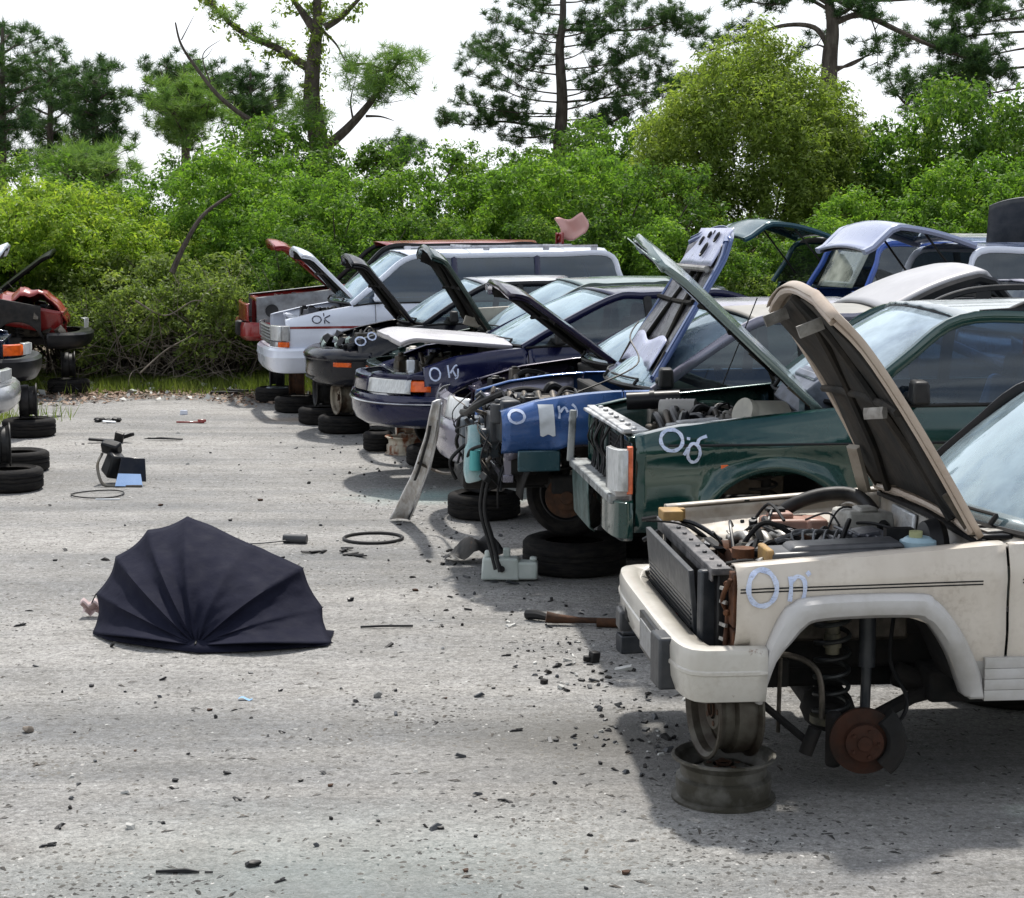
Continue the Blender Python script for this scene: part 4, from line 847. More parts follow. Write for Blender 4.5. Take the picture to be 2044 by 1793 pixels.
# 5: navy saloon with a long lamp
S5=dict(W=.945,L=5.2,D=.80,n=2.3,top=[(.0,.62),(.25,.70),(.45,.76),(.8,.88),(1.25,.94),(1.6,.965),(4.2,.985),(5.1,.95)],bot=[(0,.26),(.6,.26),(5.1,.28)],arch=[(1.05,.31,.37),(3.95,.31,.37)],roll=.06,crease=[(.62,.01)],hx=1.30,
   gh=dict(a=(1.42,.96),f=(2.35,1.40),r=(3.45,1.42),c=(4.65,1.0),inset=.22,pil=[2.65,3.65],crown=.05))
c5,h5,M5=sedan('scrap_car',(-1.47,16.5,.33),12,S5,P['navy'],'navy blue saloon with a long clear headlight and amber corner, hood popped just open',.50,[1.46,2.62,3.7],dict(ang=5.5,hx=1.34,hz=.975,Lh=1.12,wr=.78,wf=.66,drop=.05,crown=.05),31,
   [(-.22,.545),(-.03,.545),(.02,.53),(.035,.50),(.035,.47),(.045,.465),(.045,.45),(.035,.445),(.03,.36),(.0,.28),(-.06,.24)],P['navy'],
   [('headlight',LENS,.150,.335,[(-.03,.685),(.0,.675),(.025,.56),(.0,.55)]),('corner_lamp',AMB,.085,.150,[(-.03,.675),(.0,.665),(.02,.58),(.0,.57)]),('headlight',LENS,.70,.85,[(-.03,.685),(.0,.675),(.025,.56),(.0,.55)]),
    ('nose_panel',P['navy'],.335,.70,[(-.10,.70),(-.01,.69),(.015,.56)]),('nose_cap',P['navy'],.04,.34,[(-.10,.735),(-.03,.725),(-.015,.68)]),('bumper_trim',CHR,.0,1,[(.046,.470),(.052,.462),(.046,.452)])],hoodmat=mat_gen('navy_hood_glare',(.50,.49,.51),(.43,.42,.45),.28,0,1.5,bmp=0),bx1=.70,seats=SEAT)  # pale hood colour imitates sky glare on the navy paint
strokes(S5,c5,[ell(0,0,.045,.055,70,450)],.60,.735,1,.015,label='white chalk letter on the navy fender')
strokes(S5,c5,[[(-.04,.06),(-.03,-.05)],[(-.02,-.01),(.02,.05),(.045,.06)],[(.0,.02),(.03,-.04)],[(.05,.03),(.045,-.04),(.02,-.06)]],.755,.755,1,.014)
q=MB(); q.box((.42,-.66,.80),(.07,.06,.10)); q.box((.42,-.66,.74),(.05,.10,.03)); q.build('white_bracket',TAPE,c5,bev=.01)
# 5b: dark green saloon mostly hidden
S6=dict(W=.87,L=4.8,D=.5,n=2.6,top=[(.3,.66),(.8,.82),(1.25,.91),(1.5,.93),(4.0,.96),(4.7,.93)],bot=[(0,.2),(4.7,.24)],arch=[(1.0,.30,.35),(3.7,.30,.35)],hx=1.26,
   gh=dict(a=(1.36,.94),f=(2.2,1.40),r=(3.2,1.42),c=(4.35,.97),inset=.2,pil=[2.5,3.4],crown=.06))
c6,h6,M6=sedan('scrap_car',(-1.52,18.6,.35),12,S6,P['dgreen'],'dark green saloon mostly hidden, steep dark hood standing between the navy and black cars',.42,[1.34,2.45,3.45],dict(ang=58,hx=1.24,hz=.93,Lh=1.12,wr=.64,wf=.52,drop=.08,lining=LINERK,rib=LINERK),41,
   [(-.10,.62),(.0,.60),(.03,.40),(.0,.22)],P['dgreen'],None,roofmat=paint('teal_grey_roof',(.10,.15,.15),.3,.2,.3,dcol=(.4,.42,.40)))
# 6: black compact
S7=dict(W=.85,L=4.36,D=.62,n=2.2,top=[(.0,.64),(.25,.70),(.7,.83),(1.1,.91),(1.4,.93),(3.6,.97),(4.3,.93)],bot=[(0,.24),(.5,.22),(4.3,.25)],arch=[(.92,.29,.34),(3.5,.29,.34)],roll=.06,hx=1.14,
   gh=dict(a=(1.24,.93),f=(2.0,1.36),r=(3.0,1.38),c=(3.9,.98),inset=.19,pil=[2.4,3.2],crown=.06))
c7,h7,M7=sedan('scrap_car',(-2.38,20.5,.35),13,S7,P['neon'],'small glossy black saloon beside the white van, amber marker on its bumper, hood up',.46,[1.24,2.38,3.2],dict(ang=52,hx=1.16,hz=.945,Lh=1.06,wr=.62,wf=.46,drop=.10,lining=LINERK,rib=LINERK),51,
   [(-.18,.66),(-.06,.655),(-.01,.635),(.035,.60),(.05,.575),(.05,.545),(.036,.53),(.034,.46),(.030,.45),(.028,.36),(-.02,.27),(-.10,.23)],P['neon'],
   [('side_marker',AMB,.095,.185,[(.03,.515),(.042,.51),(.042,.465),(.03,.46)]),('lower_grille',BLKG,.36,.64,[(.033,.40),(.02,.39),(.018,.31),(.03,.30)])],roofmat=paint('pale_grey_roof',(.36,.37,.40),.3,.18,.35,dcol=(.6,.6,.58)),wind=WGL,bx1=.62)  # roof coloured paler than the black body
q=MB(); r7=random.Random(4)
for k in range(14):
    q=MB(); th=r7.uniform(-.75,.5); q.blob((.16+.35*abs(th)+r7.uniform(-.05,.1),th*.9,.70+r7.uniform(-.04,.04)),r7.uniform(.03,.07),r7,.4,1); q.build('lamp_bracket',r7.choice([BLK,ALU,ALUD,BLKG,WHTB]),c7)
strokes(S7,c7,[ell(0,0,.055,.045,60,430),ell(.13,.055,.045,.04,120,480)],.50,.755,1,.016,label='white chalk letters on the black fender')
# 7: white van
S8=dict(W=.91,L=4.75,D=.22,n=3.2,top=[(.0,.80),(.2,.86),(.6,.95),(1.1,1.03),(1.3,1.05),(4.7,1.08)],bot=[(0,.40),(.4,.36),(4.7,.30)],arch=[(.95,.33,.38),(3.75,.33,.38)],roll=.05,crease=[(.62,.008)],hx=1.12,
   gh=dict(a=(1.0,1.04),f=(1.80,1.63),r=(4.42,1.66),c=(4.70,1.10),inset=.13,pil=[2.35,3.45],crown=.06,bench=True,pilmat=P['navy'],ribs=[-.5,.5]))
c8,h8,M8=sedan('scrap_car',(-3.20,22.75,.38),14,S8,P['white'],'white people carrier with a thin red side stripe, dark ink mark and raised hood',.16,[1.30,2.35,3.45],dict(ang=46,hx=1.14,hz=1.05,Lh=1.04,wr=.66,wf=.60,drop=.07,lining=LINERK),61,
   [(-.05,.50),(.03,.50),(.06,.47),(.065,.40),(.07,.385),(.06,.37),(.05,.26),(.01,.20),(-.04,.19)],P['white'],
   [('grille',mat_gen('grey_grille',(.22,.22,.23),(.12,.12,.12),.35,.6,9),.26,.74,[(.0,.78)]+[((.02 if k%2 else -.005),.775-.02*k) for k in range(12)]),('headlight',LENS,.150,.26,[(.0,.785),(.03,.775),(.03,.60),(.0,.59)]),('headlight',LENS,.74,.85,[(.0,.785),(.03,.775),(.03,.60),(.0,.59)]),
    ('corner_lamp',mat_gen('grey_lens',(.42,.43,.44),(.3,.3,.3),.2,.1,12),.112,.150,[(.0,.785),(.024,.775),(.024,.60),(.0,.59)]),('turn_signal',AMB,.115,.165,[(.0,.585),(.032,.58),(.032,.52),(.0,.515)]),('lamp_panel',mat_gen('silver_trim',(.45,.46,.47),(.3,.3,.3),.3,.5,9),.165,.26,[(.0,.585),(.028,.58),(.028,.52),(.0,.515)])],
   glass=mat_glass('van_glass',(.07,.12,.20),.06,dcol=(.15,.25,.42)),bx1=.5,mir=P['white'])
q=MB(); q.grid(lambda u,v:(.20+4.4*u,-(side_y(S8,.2+4.4*u,.745+.03*v+.0*u)+.006),.745+.03*v+.004*u),40,1); q.build('red_stripe',P['red'],c8)
strokes(S8,c8,[ell(0,0,.055,.045,60,430),[(.09,.08),(.10,-.05)],[(.17,.05),(.10,.01),(.16,-.045)]],.55,.86,1,.013,INK,label='dark ink letters on the white van')
q=MB()
for s in(-1,1):
    q.tube([(1.95,s*.62,1.74),(4.3,s*.62,1.77)],.016,6)
    for x in (2.0,2.8,3.6,4.25): q.box((x,s*.62,1.735),(.08,.04,.05))
for x in (2.6,3.9): q.tube([(x,-.62,1.77),(x,.62,1.77)],.014,6)
q.build('roof_rack',mat_gen('grey_rack',(.38,.39,.42),(.25,.25,.27),.4,.3,8),c8)
# 8: red wreck behind the van
S9=dict(W=.88,L=4.6,D=.15,n=4,top=[(.0,.88),(.14,.93),(1.3,1.05),(4.5,1.08)],bot=[(0,.42),(.40,.42),(4.5,.35)],arch=[(.85,.36,.40),(3.5,.36,.40)],hx=1.28,
   gh=dict(a=(1.36,1.06),f=(2.0,1.62),r=(4.1,1.64),c=(4.5,1.1),inset=.14,pil=[2.5,3.4],crown=.05))
c9=empty('scrap_car',(-3.80,24.75,.50),R(12),'red wreck with its fender skin missing, hood up, behind the white van','car',GRP)
seams(S9,c9,P['sgrey'],.14,[1.38,2.5,3.4]); cabin(S9,c9,BLKG,roofmat=P['red'],windshield=False,glass=GLD,fmat=BLKG); bay(S9,c9,P['red'],x0=.2); wells(S9,c9); rear_wheels(S9,c9); tail(S9,c9,P['red']); engine(S9,c9,71,.4,1.2,.5,.95)
wrap(S9,[(-.02,.60),(.06,.60),(.08,.55),(.08,.42),(.03,.36)],'front_bumper',P['red'],c9,x1=.5); wrap(S9,[(.0,.86),(.02,.84),(.02,.62),(.0,.60)],'front_panel',P['red'],c9,t0=.06,t1=.94)
q=MB(); q.box((-.07,-.55,.52),(.12,.28,.20)); q.build('bumper_end',BLK,c9,bev=.03)
q=MB(); q.cyl((.35,-.90,.76),(.35,-.86,.76),.09,n=20); q.build('fender_hole',BLKG,c9)
q=MB(); q.tube(spl([(.55,-.93,.66),(.35,-.96,.45),(.26,-.98,.20),(.24,-.98,.05)],5),.035,8,sq=(.6,1.4)); q.build('hanging_trim',P['redf'],c9)
q=MB(); q.box((1.26,-.80,.98),(.22,.04,.26)); q.build('fender_remnant',P['red'],c9,bev=.01)
h9,M9=hood(S9,c9,P['red'],rib=P['red'],lining=mat_gen('red_inner_paint',(.42,.07,.05),(.28,.04,.03),.5,0,5),ang=40,hx=1.28,hz=1.07,Lh=1.12,wr=.7,wf=.62,drop=.10)
# loose pink panel on the van roof
q=MB(); q.grid(lambda u,v:(-.18+.36*u+.05*math.sin(v*4),.05*math.sin(u*5),-.12+.27*v+.07*u+.03*math.sin(u*7+1)),12,8); pk=q.build('crumpled_panel',P['pink'],None,sol=.012); p_=D(1140,463,22.9); pk.location=p_; tag(pk,'crumpled pink sheet metal scrap standing up on the white van roof','metal scrap')
q=MB(); q.grid(lambda u,v:(-.2+.10*u,.07*math.sin(u*5)-.03,-.16+.15*v),4,4); q.build('darker_flap',P['red'],pk,sol=.01)
# beige loose panel in front of the black saloon door
pb=D(993,632,19.0); q=MB(); q.box((0,0,.0),(.52,.03,.21),(0,-.05,0)); q.box((-.30,0,-.05),(.14,.03,.10),(0,.3,0)); lb=q.build('loose_panel',mat_gen('cream_panel',(.50,.47,.40),(.38,.34,.28),.5,0,8),None,bev=.01); lb.location=pb; lb.rotation_euler=(0,0,R(10)); tag(lb,'cream sheet panel wedged against the black saloon door','metal scrap')
# ------------------------------------------------------------------ second row, tails towards the first row
GR2='scrap cars in the second row'
def open_hatch(S,c,mat,ang,Lh=1.15,name='open_hatch',w=.66,drop=.25,glass=True,arch=.10,inner=BLKG):
    r_=S['gh']['r']; z=r_[1]+.06; M=Matrix.Translation((r_[0]+.05,0,z))@Matrix.Rotation(R(-ang),4,'Y')
    f=lambda u,v,o=0: M@Vector((Lh*u,(2*v-1)*(w-.05*u),.05*(1-(2*v-1)**2)+arch*math.sin(u*2.6)+o-drop*smooth1((u-.72)/.28)))
    q=MB(); q.grid(lambda u,v:f(.55+.45*u,v),10,14); q.grid(lambda u,v:f(.08*u,v),3,14)
    h=q.build(name,mat,c,sol=.03)
    q=MB()
    for e in (.02,.98): q.tube([f(k/14,e,-.01) for k in range(15)],.045,6,sq=(.7,1.2))
    q.parts('hatch_side',mat,h)
    q=MB(); q.grid(lambda u,v:f(.08+.48*u,.04+.92*v,.0),8,10); q.build('hatch_glass',GLD,h,sol=.004)
    q=MB(); q.grid(lambda u,v:f(.56+.40*u,.05+.9*v,-.05),8,10); q.build('hatch_lining',inner,h,sol=.004)
    q=MB()
    for e in (.08,.92): q.tube([f(.45,e,-.03),Vector((r_[0]+.08,(2*e-1)*(w+.02),z-.45))],.012,8)
    q.parts('gas_strut',BLK,c)
    return h
def suv2(rear,yaw,L_,lift,mat,lab,hatch=None,ang=8,roofmat=None,glass=GLD,rz=1.60,W=.87,seed=1,arch=.10,frame=None,tailw=True,Lh=1.15,drop=.25):
    S=dict(W=W,L=L_,D=.2,n=3,top=[(.0,.85),(.2,.92),(1.2,1.02),(1.4,1.05),(L_,1.08)],bot=[(0,.4),(L_,.38)],arch=[(.9,.36,.38),(L_-.85,.36,.38)],hx=1.2,
      gh=dict(a=(1.3,1.05),f=(1.95,rz-.02),r=(L_-.35,rz),c=(L_-.04,1.09),inset=.15,pil=[2.4,L_-1.25],crown=.05,ribs=[-.4,0,.4]))
    a=R(180+yaw); lx,ly=math.cos(a),math.sin(a)
    c=empty('scrap_car',(rear[0]-L_*lx,rear[1]-L_*ly,lift),a,lab,'car',GR2)
    seams(S,c,mat,.15,[1.35,2.45,L_-1.25]); cabin(S,c,mat,glass=glass,wind=WGL,roofmat=roofmat,rear_glass=not hatch,fmat=frame); wells(S,c)
    q=MB(); q.box((L_/2+.2,0,.42),(L_-1,2*W-.24,.12)); q.box((.7,0,.7),(1.2,1.5,.4)); q.build('underbody',UND,c,bev=.02)
    if tailw:
        q=MB(); q.grid(lambda u,v:(L_-.02-.10*(2*u-1)**4,(2*u-1)*(W-.06),.45+(1.08-.45)*v*(.45 if hatch else 1)),12,6); q.build('rear_panel',mat,c,sol=.02)
    for s in (-1,1):
        if not hatch and tailw: q=MB(); q.box((L_-.06,s*(W-.07),.92),(.10,.12,.34)); q.build('tail_lamp',REDL,c,bev=.02)
    if hatch: open_hatch(S,c,hatch,ang,arch=arch,Lh=Lh,drop=drop)
    q=MB(); q.grid(lambda u,v:(.15+1.05*u,(2*v-1)*(W-.08),interp(S['top'],.15+1.05*u)+.03*(1-(2*v-1)**2)),10,10); q.build('hood',mat,c,sol=.01)
    for s in (-1,1):
        q=MB(); q.cyl((L_-.85,s*(W-.08),.20),(L_-.85,s*(W-.28),.20),.30,n=28); q.build('rear_wheel',RUB,c,bev=.03)
    return c,S
cA,SA=suv2((3.66,22.9),14,4.5,.58,P['teal'],'dark teal estate in the second row with its black tailgate arched open',hatch=P['teal'],ang=4,arch=.14,roofmat=P['sgrey'],Lh=1.22,drop=.16)
cB,SB=suv2((3.80,20.9),15,4.6,.56,P['cobalt'],'bright blue boxy van in the second row, rear doorway open, beside the teal estate',roofmat=paint('blue_roof',(.07,.13,.30),.3,.18,.3,dcol=(.35,.36,.38)),hatch=None,rz=1.62,tailw=False)
for o in [o for o in cB.children if o.name.startswith('rear_window')]: bpy.data.objects.remove(o)
q=MB(); q.grid(lambda u,v:(4.50-.24*v+.0*u,-.62+.95*u,1.12+.46*v),6,6); q.build('rear_window',mat_glass('shattered_glass',(.4,.5,.45),.35,dcol=(.55,.58,.50)),cB,sol=.006)
cC,SC2=suv2((4.22,18.3),13,4.6,.54,P['white'],'blue and white off-roader of the second row, pale tailgate raised',hatch=paint('pale_lavender_paint',(.32,.36,.50),.2,.2,.2,dcol=(.5,.5,.52)),ang=7,roofmat=paint('dark_blue_roof',(.05,.08,.16),.3,.2,.3,dcol=(.4,.4,.42)),Lh=1.16,arch=.09)
cD,SD=suv2((4.25,15.9),12,4.4,.35,P['lav'],'lavender hatchback of the second row, just above the dark green roof',hatch=None,rz=1.48,seed=4)
cE,SE=suv2((5.2,25.4),14,4.8,.60,P['silver'],'silver van roof farthest back on the right, in front of the bushes',hatch=None,rz=1.62,roofmat=P['silver'])
q=MB(); q.grid(lambda u,v:(-.42+.9*u*(1-.35*v),.30-.12*v-.25*u,-.30+.62*v-.10*(1-u)**3),10,10); ob=q.build('curved_scrap',GRYP,None,sol=.03); ob.location=D(2060,452,19.0); tag(ob,'dark grey curved plastic panel standing on the blue and white roof','car part')
# ------------------------------------------------------------------ left row, noses to the right
GRL='scrap cars in the left-hand row'
def mk(W,L,h=0,**k): 
    d=dict(W=W,L=L,D=.35,n=2.6,top=[(.0,.66+h),(.3,.74+h),(.8,.84+h),(1.2,.92+h),(1.5,.94+h),(L,.95+h)],bot=[(0,.3),(L,.28)],arch=[(.95,.31,.35),(L-1,.31,.35)],hx=1.22,
      gh=dict(a=(1.34,.95+h),f=(2.1,1.38+h),r=(3.1,1.40+h),c=(4.0,.97+h),inset=.19,pil=[2.45,3.3],crown=.05)); d.update(k); return d
SL1=mk(.86,4.4,.06)
cl,_,_=sedan('scrap_car',(-6.15,25.5,.42),192,SL1,P['red'],'red wreck with a crumpled hood and black bumper, farthest of the left row',.62,[1.34,2.45,3.3],None,81,
   [(-.12,.50),(.04,.50),(.07,.47),(.07,.40),(.03,.33),(-.05,.28)],BLKG,[('headlight',LENS,.66,.76,[(-.02,.70),(.03,.69),(.03,.56),(.0,.55)])],group=GRL,sg=1)
for o_ in cl.children:
    if o_.name.startswith('fender'): o_.data.materials[0]=UND
q=MB(); r=random.Random(8)
q.grid(lambda u,v:(.28+1.0*u,(2*v-1)*.72,.86+.10*u+.16*math.sin(u*math.pi)**2*(.7+.3*math.sin(v*9))+.05*math.sin(v*13+u*6)-.22*smooth1((.2-u)/.2)+.03*math.sin(u*23)),16,16); q.build('crumpled_hood',P['red'],cl,sol=.012,ang=25)
q=MB()
for k in range(9): q.blob((r.uniform(.2,.9),r.uniform(.1,.84),r.uniform(.45,.80)),r.uniform(.05,.12),r,.5,1)
q.parts('crushed_metal',ALUD,cl)
SL2=mk(.84,4.3)
cl2,_,_=sedan('scrap_car',(-5.60,20.6,.38),192,SL2,paint('ink_blue_paint',(.006,.02,.06),.12,.12,.2),'dark blue saloon with an amber corner lamp in the left row, white hood raised',.36,[1.34,2.45,3.3],dict(ang=44,hx=1.24,hz=.95,Lh=1.30,wr=.64,wf=.56,drop=.06),82,
   [(-.10,.52),(.03,.52),(.06,.49),(.06,.42),(.04,.34),(.0,.27)],BLKG,[('headlight',LENS,.70,.80,[(-.02,.70),(.02,.69),(.02,.57),(.0,.56)]),('corner_lamp',AMB,.80,.90,[(-.02,.69),(.02,.68),(.02,.57),(.0,.56)])],group=GRL,hoodmat=P['white'],sg=1)
SL3=mk(.85,4.4)
cl3,_,_=sedan('scrap_car',(-4.74,16.6,.36),192,SL3,P['red'],'red saloon with a silver bumper at the left edge, nearest of the left row',.36,[1.34,2.45,3.3],None,83,
   [(-.10,.56),(.02,.56),(.05,.53),(.06,.46),(.05,.38),(.0,.33)],P['silver'],[('headlight',LENS,.62,.78,[(-.02,.72),(.02,.71),(.02,.62),(.0,.61)])],group=GRL,sg=1)
q=MB(); q.grid(lambda u,v:(.30+.92*u,(2*v-1)*.68,.78+.13*u+.03*(1-(2*v-1)**2)),10,10); q.build('hood',P['red'],cl3,sol=.01)
SL4=mk(.86,4.5)
cl4,_,_=sedan('scrap_car',(-6.75,27.35,.42),192,SL4,P['sgrey'],'dark saloon behind the red wreck, only its raised black hood showing',.36,[1.34,2.45,3.3],dict(ang=38,hx=1.24,hz=.95,Lh=1.15,wr=.64,wf=.56,drop=.03,lining=LINERK,rib=LINERK),84,
   [(-.10,.52),(.03,.50),(.03,.3)],BLKG,None,group=GRL,hoodmat=BLKG,sg=1)
# ------------------------------------------------------------------ stands
stand(588,826,'black tyre lying flat beneath the white people carrier','rust brown rim upright under the white people carrier',rimmat=RUSTD,zrot=-84,tr=.29)
stand(548,806,'flat black tyre at the far side under the white people carrier','grey rim upright at the far side of the white people carrier',rimmat=BLK,zrot=-80)
stand(682,868,'black tyre lying flat beneath the black saloon nose','rusty rim with a pale hub upright beneath the black saloon nose',rimmat=mat_gen('pale_hub_rust',(.28,.25,.20),(.09,.06,.04),.6,.4,5,.45,.6,bmp=.3),zrot=-66,tr=.30)
stand(640,850,'flat black tyre at the far side beneath the black saloon','dark rim upright at the far side beneath the black saloon',rimmat=BLK,zrot=-75)
stand(806,912,'rusty rim lying flat beneath the navy saloon bumper','white and rust streaked rim upright beneath the navy saloon bumper',flat='rim',rimmat=mat_gen('white_rust_streaks',(.50,.46,.38),(.20,.07,.03),.6,.2,9,.45,.55,bmp=.3,stretch=(1,1,.3)),zrot=-82,rr=.17)
pt=G(752,905); tyre((pt.x,pt.y+.2,.11),(0,0,.4),'small black tyre left of the rusty flat rim','tyres the cars stand on',r=.16,ri=.09,w=.21)
stand(868,936,'black tyre lying flat right of the rust streaked rim','dark rim upright behind the silver trim strip',rimmat=BLK,zrot=-20)
stand(965,1042,'black tyre lying flat beneath the stripped blue nose','dark rim upright under the plum saloon nose',rimmat=BLK,zrot=-20,tr=.30,rr=.17)
stand(1150,1157,'large black tyre lying flat beneath the blue car','',up=False,tr=.36,tw=.23)
pt=G(1150,1155); tyre((pt.x-.03,pt.y+.36,.24+.30),(R(90),0,R(-24)),'black wheel standing upright on the large flat tyre','tyres the cars stand on',r=.30,ri=.19,w=.22,rimmat=BLKG)
pt=G(1255,1130); tyre((pt.x+.1,pt.y+.5,.11),(0,0,0),'black tyre lying flat under the dark green off-roader','tyres the cars stand on',r=.30)
rim((pt.x+.1,pt.y+.5,.42),(R(90),0,R(-30)),BLK,'dark rim upright under the dark green off-roader','wheel rims the cars stand on')
stand(128,788,'black tyre lying flat under the red wreck','dark rim upright under the red wreck bumper',rimmat=BLK,zrot=104)
stand(45,876,'black tyre lying flat under the dark blue saloon','grey rim upright under the dark blue saloon',rimmat=BLK,zrot=104)
stand(2,987,'black tyre lying flat at the left edge, nearest of the left row','black rim upright under the silver bumper',rimmat=BLK,zrot=108,off=(-.1,.05))
pt=G(38,948); tyre((pt.x-.1,pt.y+.3,.10),(0,0,0),'black tyre lying flat just behind the nearest left tyre','tyres the cars stand on')
pt=G(2050,1500); tyre((pt.x+.2,pt.y+1.0,.12),(0,0,0),'black tyre lying flat in the shade beneath the beige off-roader','tyres the cars stand on',r=.36,w=.24)
# ------------------------------------------------------------------ umbrella
um=empty('umbrella',(0,0,0),0,'large dark navy umbrella lying open on its side on the gravel, like a fan','umbrella')
A=G(392,1299)+Vector((0,.02,.03))
tp=[G(185,1264,.01),D(192,1185,10.28),D(231,1111,10.35),D(295,1058,10.42),D(374,1031,10.45),D(492,1083,10.30),D(604,1133,10.22),D(643,1212,10.12),G(663,1284,.01)]
q=MB(); rb=[]
def rib(i,t):
    p=A.lerp(tp[i],t); bul=math.sin(t*math.pi)**.8*.16+t*(1-t)*.1; return p+Vector((0,-bul,.05*math.sin(t*math.pi)))
for i in range(len(tp)-1):
    dp=.0 if i in (4,5) else .03
    def pf(u,v,i=i,dp=dp):
        a,b=rib(i,v),rib(i+1,v); p=a.lerp(b,u); s=math.sin(u*math.pi)
        edge=A-p; p=p+edge*dp*s*(v**4)+Vector((0,(.03 if i in(4,5) else .055)*s*math.sin(v*2.4)+.008*math.sin(u*9+i)*v*s,0)); return p+Vector((0,.006*math.sin(v*17+u*5+i*2)*s+.004*math.sin(v*31-u*9+i*3)*s+.005*math.sin(u*14+i)*v*s,0))
    q.grid(pf,16,26)
q.build('canopy',CLOTH,um,sol=.003,ang=70)
# lower panels folded under, on the ground
q=MB(); lo=[G(185,1266,.01),G(215,1278,.012),G(300,1290,.015),G(392,1300,.02),G(480,1300,.015),G(600,1293,.012),G(655,1289,.01)]
q.grid(lambda u,v:(lambda a:Vector((a.x,a.y+.65*v*(1-abs(u-.5)*.9),.012+.10*math.sin(v*3.1)*math.sin(u*3.1))))(lo[int(round(u*6))]),6,8); q.build('folded_panel',CLOTH,um,sol=.003)
for i in range(9):
    q=MB(); q.tube([rib(i,t/10)+Vector((0,.045,-.01)) for t in range(11)],.004,6); q.build('rib',BLK,um)
q=MB(); q.tube([A+Vector((0,.0,.02)),A+Vector((.0,-.05,.012))],[.012,.006],8); q.tube([A,A+Vector((.08,.82,.10))],.008,8); q.build('shaft',BLK,um)
q=MB(); q.tube([rib(1,1),rib(1,1)+Vector((-.03,.0,-.06))],.004,5); q.tube([G(228,1283,.03),G(222,1290,.004)],.01,5); q.build('rib_tip',BLK,um)
# ------------------------------------------------------------------ loose scrap on the ground
def scrap(name,px,py,lab,cat='car part',rz=0,group=None): 
    p=G(px,py); return empty(name,(p.x,p.y,0),rz,lab,cat,group)
o=scrap('mirror_assembly',245,972,'broken black mirror housing with blue reflecting glass lying on the gravel',rz=.1)
q=MB(); q.box((-.10,.22,.18),(.16,.2,.22),(.3,.2,.5),tp=.8); q.box((-.13,.30,.33),(.18,.1,.12),(.5,.2,-.4)); q.build('housing',BLKG,o,bev=.02)
q=MB(); q.box((.08,.10,.15),(.27,.02,.22),(-.35,.1,.1),tp=.8); q.build('door_plate',P['neon'],o,bev=.006)
q=MB(); q.box((.06,.0,.06),(.25,.012,.13),(-.6,.05,.08),tp=.82); q.build('mirror_glass',mat_gen('blue_mirror',(.45,.60,.85),(.35,.50,.75),.06,1,3,bmp=.02),o)
q=MB(); q.tube(spl([(-.21,.25,.28),(-.24,.12,.18),(-.18,.0,.03),(-.05,-.02,.01),(.18,-.05,.01)],5),.014,6); q.build('chrome_edge',STEEL,o)
o=scrap('bent_bracket',222,884,'twisted black plastic bracket lying behind the mirror housing'); q=MB(); q.box((-.1,0,.03),(.3,.08,.03),(0,.1,.2)); q.box((.14,.05,.06),(.26,.05,.04),(0,-.3,-.5)); q.box((.1,-.04,.07),(.1,.05,.12),(.5,.3,0)); q.build('bracket_body',BLK,o,bev=.01)
def mesh_thing(name,fn,mat,px,py,lab,cat,rz=0,bev=.006,z=0,group=None):
    q=MB(); fn(q); ob=q.build(name,mat,None,bev=bev); p=G(px,py); ob.location=(p.x,p.y,z); ob.rotation_euler=(0,0,rz); tag(ob,lab,cat,group); return ob
ringp=lambda r,n=40,w=0:[(r*math.cos(t),r*math.sin(t),.012+w*math.sin(2*t)) for t in np.linspace(0,2*math.pi,n+1)[:-1]]
mesh_thing('rubber_ring',lambda q:q.tube(ringp(.225),.012,8,closed=True),BLK,745,1077,'black rubber ring lying flat right of the umbrella','rubber ring',bev=0)
mesh_thing('thin_belt',lambda q:q.tube(ringp(.23,w=.004),.006,6,closed=True),BLK,195,989,'thin black belt loop lying below the broken mirror','belt',bev=0)
mesh_thing('white_stick',lambda q:q.box((0,0,.01),(.22,.012,.012)),TAPE,215,999,'thin white strip beside the belt loop','strip')
mesh_thing('red_stick',lambda q:(q.box((0,0,.02),(.34,.03,.02),(0,.03,.25)),q.box((.13,.06,.03),(.10,.06,.03),(0,0,.3))),P['red'],380,846,'red plastic strip on the gravel ahead of the mirror housing','strip')
mesh_thing('wiper_arm',lambda q:(q.tube([(-.24,.03,.02),(-.05,0,.03),(.2,-.02,.02)],[.008,.02,.014],6,sq=(.6,1.4)),q.tube([(-.2,.01,.03),(.18,.03,.012)],.008,6)),BLK,330,880,'black wiper arm lying near the red strip','car part')
mesh_thing('shredded_plastic',lambda q:[q.box((random.Random(k).uniform(-.16,.16),random.Random(k+9).uniform(-.12,.12),.03),(.12,.06,.03),(random.Random(k).uniform(-.4,.4),.2,k),tp=.7) for k in range(8)],BLK,214,842,'heap of shredded black plastic, farthest of the left debris','debris')
mesh_thing('white_shard',lambda q:q.box((0,0,.02),(.16,.05,.012),(.2,.1,.3)),TAPE,218,845,'white shard in the shredded black heap','debris')
mesh_thing('flat_disc',lambda q:(q.cyl((0,0,0),(0,0,.02),.17,n=30),q.cyl((0,0,.02),(0,0,.026),.15,n=30)),mat_gen('dirty_disc',(.34,.34,.32),(.1,.1,.1),.5,.2,6),95,832,'flat dirty round disc beside the left row','disc')
mesh_thing('white_block',lambda q:q.box((0,0,.03),(.10,.05,.06),(0,0,.2),tp=.9),P['white'],367,893-65,'small white blue plastic box in the middle of the yard','debris')
mesh_thing('rotten_board',lambda q:(q.box((0,0,.025),(.50,.12,.04),(0,0,.1)),q.box((.15,.06,.05),(.3,.05,.03),(0,.06,.3))),BLK,455,787,'black rotten board at the edge of the grass','board')
